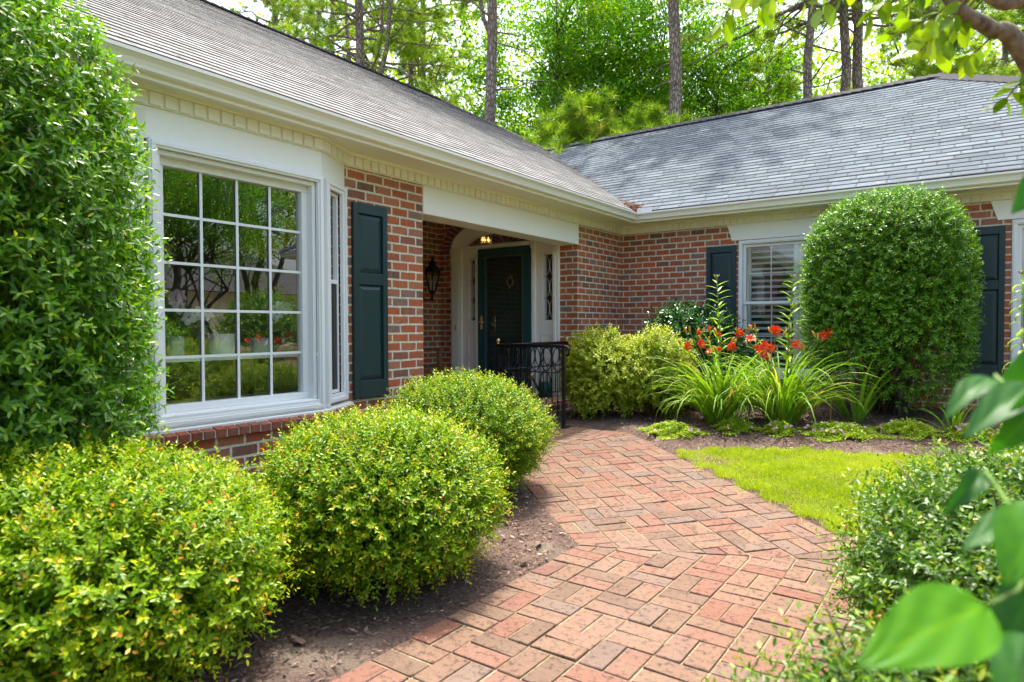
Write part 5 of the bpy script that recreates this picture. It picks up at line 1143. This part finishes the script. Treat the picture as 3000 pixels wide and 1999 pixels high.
pine('pine trunk standing above the middle of the left roof with a bent side limb', 1131, 16.5, .17, 19, 9.4, 28, 3.6, 32, dead=12, fork=[(8.4, -1.2, .4, .06)])
pine('forked pine with several spreading stems above the left roof', 832, 19, .19, 17, 8.2, 44, 3.6, 33, fork=[(6.6, 1.3, .3, .09), (6.9, -1.1, .4, .08), (7.2, .3, .9, .06)], dead=14, tuft=(6, 5))
pine('left one of the close pair of slim pines above the left roof', 948, 24, .13, 17, 8.5, 30, 3.0, 34, dead=10, tuft=(6, 5))
pine('right one of the close pair of slim pines above the left roof', 976, 23.5, .15, 18, 9.4, 28, 3.0, 35, dead=10, tuft=(6, 5))
pine('slim pine rising behind the right roof with a long low branch', 1831, 16.5, .125, 17, 8.8, 34, 3.4, 36, lean=(.5, 0), dead=9)
pine('left trunk of the twin pines behind the right roof ridge', 1937, 17.0, .15, 17, 9.0, 32, 3.4, 37, dead=9)
pine('right trunk of the twin pines behind the right roof ridge', 1966, 17.2, .16, 17, 8.8, 32, 3.4, 38, dead=9)
pine('pine with open branches at the upper left beside the roof edge', 640, 22, .15, 16, 8.0, 36, 3.4, 39, dead=10, tuft=(6, 5))
pine('slender far pine between the forked pine and the paired pines', 770, 29, .13, 17, 8.5, 34, 3.2, 40, dead=8, tuft=(5, 4))
pine('far pine behind the leafy trees near the middle', 1300, 30, .15, 18, 8, 30, 3.2, 41)
pine('far pine glimpsed through leaves left of the thick trunk', 1440, 27, .14, 18, 9, 26, 3.2, 42)
pine('bushy pine over the right end of the roof ridge', 2105, 20, .15, 13, 6.0, 46, 3.2, 43, tuft=(6, 5))
pine('bushy pine farthest right behind the roof hip', 2300, 22, .16, 13, 5.8, 46, 3.4, 44, tuft=(6, 5))
pine('low bushy pine right behind the slim pine', 1760, 23, .12, 10.5, 4.8, 46, 3.0, 45, tuft=(6, 5))
pine('young bushy pine with long needles just above the roof valley', 1345, 15.5, .09, 6.0, 3.2, 58, 2.3, 46, tuft=(6, 5), per=30, nl=.22, dead=0, name='young_pine', top_r=.02)
pine('young pine sprays in front of the thick trunk', 1500, 15.0, .07, 5.6, 3.0, 40, 1.9, 47, tuft=(6, 5), per=30, nl=.22, dead=0, name='young_pine', top_r=.02)
broad('large dense green hardwood filling the middle above the valley', 1310, 19, 13, 8.3, (2.7, 2.4, 3.8), 330, 95, .115, M['broad'], 51, 3, .13)
broad('green hardwood just left of the thick pine trunk', 1455, 19.5, 13, 8.6, (2.3, 2.2, 3.8), 270, 95, .115, M['broad'], 52, 2, .12)
broad('green hardwood between the thick pine and the slim pine', 1640, 21, 12, 8.2, (2.6, 2.4, 3.6), 280, 90, .12, M['broad'], 53, 3, .11)
broad('sunny lime hardwood behind the pine with the bent limb', 1090, 26, 12, 6.8, (2.8, 2.6, 3.0), 230, 80, .13, M['limeleaf'], 54, 2, .1)
broad('sunny lime hardwood low behind the roof valley', 1230, 23, 8, 5.6, (2.8, 2.2, 2.2), 230, 85, .12, M['limeleaf'], 55, 3, .1)
broad('sunny lime hardwood behind the thick pine trunk', 1580, 27, 11, 6.8, (3.2, 2.6, 3.0), 260, 80, .13, M['limeleaf'], 56, 2, .1)
broad('yellow green hardwood low over the right roof', 1740, 25, 8, 5.9, (3.2, 2.4, 2.2), 230, 80, .13, M['limeleaf'], 57, 3, .1)
broad('yellow green hardwood behind the twin pines', 1950, 28, 11, 7.6, (3.6, 2.6, 3.0), 240, 75, .14, M['limeleaf'], 58, 2, .1)
broad('sparse yellow green hardwood at the far left over the roof', 880, 33, 11, 8.2, (3.6, 2.6, 2.2), 130, 70, .15, M['limeleaf'], 59, 2, .1)
broad('yellow green hardwood at far right over the roof hip', 2230, 30, 11, 7.4, (4., 2.6, 2.6), 190, 75, .15, M['limeleaf'], 60, 2, .1)
def far_woods():
    n = 150000; px_ = rng.uniform(350, 2600, n); Z = rng.uniform(34, 52, n); zz = rng.random(n)**1.1*20+2.
    dens = .78+.42*np.sin(px_*.011+zz*.35)*np.sin(zz*.6+px_*.006)+.25*np.sin(px_*.05+zz*1.3); dens -= np.clip((1050-px_)/900, 0, .28)+np.clip((zz-9)/16, 0, .6)-.1
    k = rng.random(n) < dens; px_, Z, zz = px_[k], Z[k], zz[k]; X = (px_*1.275-1500)/FPX*Z; P = CAM+Z[:, None]*np.array([_f[0], _f[1], 0])+X[:, None]*np.array([_r[0], _r[1], 0]); P[:, 2] = zz
    n = len(P); V, Q = leaves4(P, rdir(n), unit(rdir(n)*.7+np.array([0, 0, .8])), rng.uniform(.22, .5, n), rng.uniform(.12, .28, n)); o = link('far_woods', npmesh('far_woods', V, Q, False, np.repeat(np.clip(rng.normal(size=n)*.25+.5, 0, 1), 4)), M['limeleaf'])
    tag(o, 'sunlit yellow green woods far behind the pines', 'woods', kind='stuff')
far_woods()

# ------------------------------------------------------------------ across the garden, mirrored in the bay window
bush('abelia_bush', 'yellow green bush across the lawn, mirrored in the lower left panes of the bay window', 'bush', (2.0, 4.9, .4), (.8, .8, .42), M['abelia'], 2600, 11, (.04, .018), (.1, .2), 'bushes across the lawn', seed=21., stems=10)
bush('abelia_bush', 'yellow green bush across the lawn, mirrored in the lower right panes of the bay window', 'bush', (2.9, 6.2, .45), (.8, .8, .45), M['abelia'], 2600, 11, (.04, .018), (.1, .2), 'bushes across the lawn', seed=22., stems=10)
broad('crape myrtle tree across the garden, mirrored in the upper panes of the bay window', 0, 0, 6, 3.9, (1.9, 1.9, 1.5), 170, 110, .07, M['broad'], 61, 6, .06, 'garden_tree', 'trees across the garden', .45, (6.0, 8.0))
broad('second tree across the garden, mirrored behind the crape myrtle in the bay window', 0, 0, 9, 6.2, (3.2, 3.2, 3.2), 230, 110, .10, M['broad'], 62, 3, .2, 'garden_tree', 'trees across the garden', .6, (10.5, 9.0))
broad('lime tree across the garden, mirrored at the upper left of the bay window', 0, 0, 10, 6.5, (3.6, 3.6, 3.6), 230, 100, .11, M['limeleaf'], 63, 3, .2, 'garden_tree', 'trees across the garden', .6, (13, 14))
broad('dark tree across the garden, mirrored at the edge of the bay window', 0, 0, 10, 7, (4, 4, 4.5), 240, 100, .12, M['broad'], 64, 3, .2, 'garden_tree', 'trees across the garden', .6, (17, 9))
daylily('daylily_clump', 'orange red daylilies across the lawn, mirrored in the bay window', (3.3, 7.8, 0), [((3.3+rng.normal()*.35, 7.8+rng.normal()*.35, .95+rng.normal()*.05), 'ff', (-.8, -.5, .4)) for _ in range(9)], 110, 9, 'daylilies across the lawn')
for i, (x, y, h, lb) in enumerate(((4.8, 5.6, 1.5, 'dark clipped shrub across the lawn, mirrored left of centre in the bay window'), (7.0, 7.2, 1.9, 'tall dark shrub across the lawn, mirrored behind the myrtle stems in the bay window'), (8.6, 11.4, 2.2, 'tall dark shrub farthest across the lawn, mirrored at the right of the bay window'))):
    bush('garden_shrub', lb, 'shrub', (x, y, h*.5), (1.3, 1.3, h*.5), M['holly2'], 2200, 9, (.08, .034), (.12, .25), 'dark shrubs across the lawn', seed=30.+i, stems=6)
nh = thing('neighbour_house', 'pale sided house across the garden, mirrored in the bay window', 'house', (20, 16, 0))
MB().box(18, 26, 12, 22, 0, 2.7).build('wall', M['trim'], nh); m = MB(); m.add([(17.4, 11.4, 2.7), (26.6, 11.4, 2.7), (26.6, 22.6, 2.7), (17.4, 22.6, 2.7), (22, 15, 5), (22, 19, 5)], [(0, 1, 4), (1, 2, 5, 4), (2, 3, 5), (3, 0, 4, 5), (0, 3, 2, 1)]); m.build('roof', M['ridge'], nh)

# ------------------------------------------------------------------ light, sky, camera
wd_ = bpy.data.worlds.new('World'); scn.world = wd_; wd_.use_nodes = True; nt = wd_.node_tree; bg = nt.nodes['Background']
sky = nt.nodes.new('ShaderNodeTexSky'); sky.sky_type = 'NISHITA'; sky.sun_disc = False
el = math.asin(SUN[2]); sky.sun_elevation = el; sky.sun_rotation = math.atan2(SUN[0], SUN[1]); sky.dust_density = 6.0; sky.air_density = 1.; sky.ozone_density = 1.
nt.links.new(sky.outputs[0], bg.inputs[0]); bg.inputs[1].default_value = .15
sl = bpy.data.lights.new('sun', 'SUN'); sl.energy = 2.0; sl.angle = math.radians(.55); sl.color = (1., .955, .87); so = bpy.data.objects.new('sun', sl); col.objects.link(so)
so.rotation_euler = Vector(-SUN).to_track_quat('-Z', 'Y').to_euler()
cam = bpy.data.cameras.new('camera'); co = bpy.data.objects.new('camera', cam); col.objects.link(co); scn.camera = co
cam.sensor_width = 36; cam.lens = FPX/3000*36; cam.clip_end = 1000; cam.clip_start = .03
co.matrix_world = Matrix([[RT[0], UP[0], -_f[0], CAM[0]], [RT[1], UP[1], -_f[1], CAM[1]], [RT[2], UP[2], -_f[2], CAM[2]], [0, 0, 0, 1]])
cam.dof.use_dof = True; cam.dof.focus_distance = 5.2; cam.dof.aperture_fstop = 3.5
scn.view_settings.view_transform = 'Standard'; scn.view_settings.look = 'None'; scn.view_settings.gamma = 1; scn.view_settings.exposure = 1.95
scn.cycles.max_bounces = 8; scn.cycles.transparent_max_bounces = 12; scn.cycles.diffuse_bounces = 6; scn.cycles.use_denoising = True
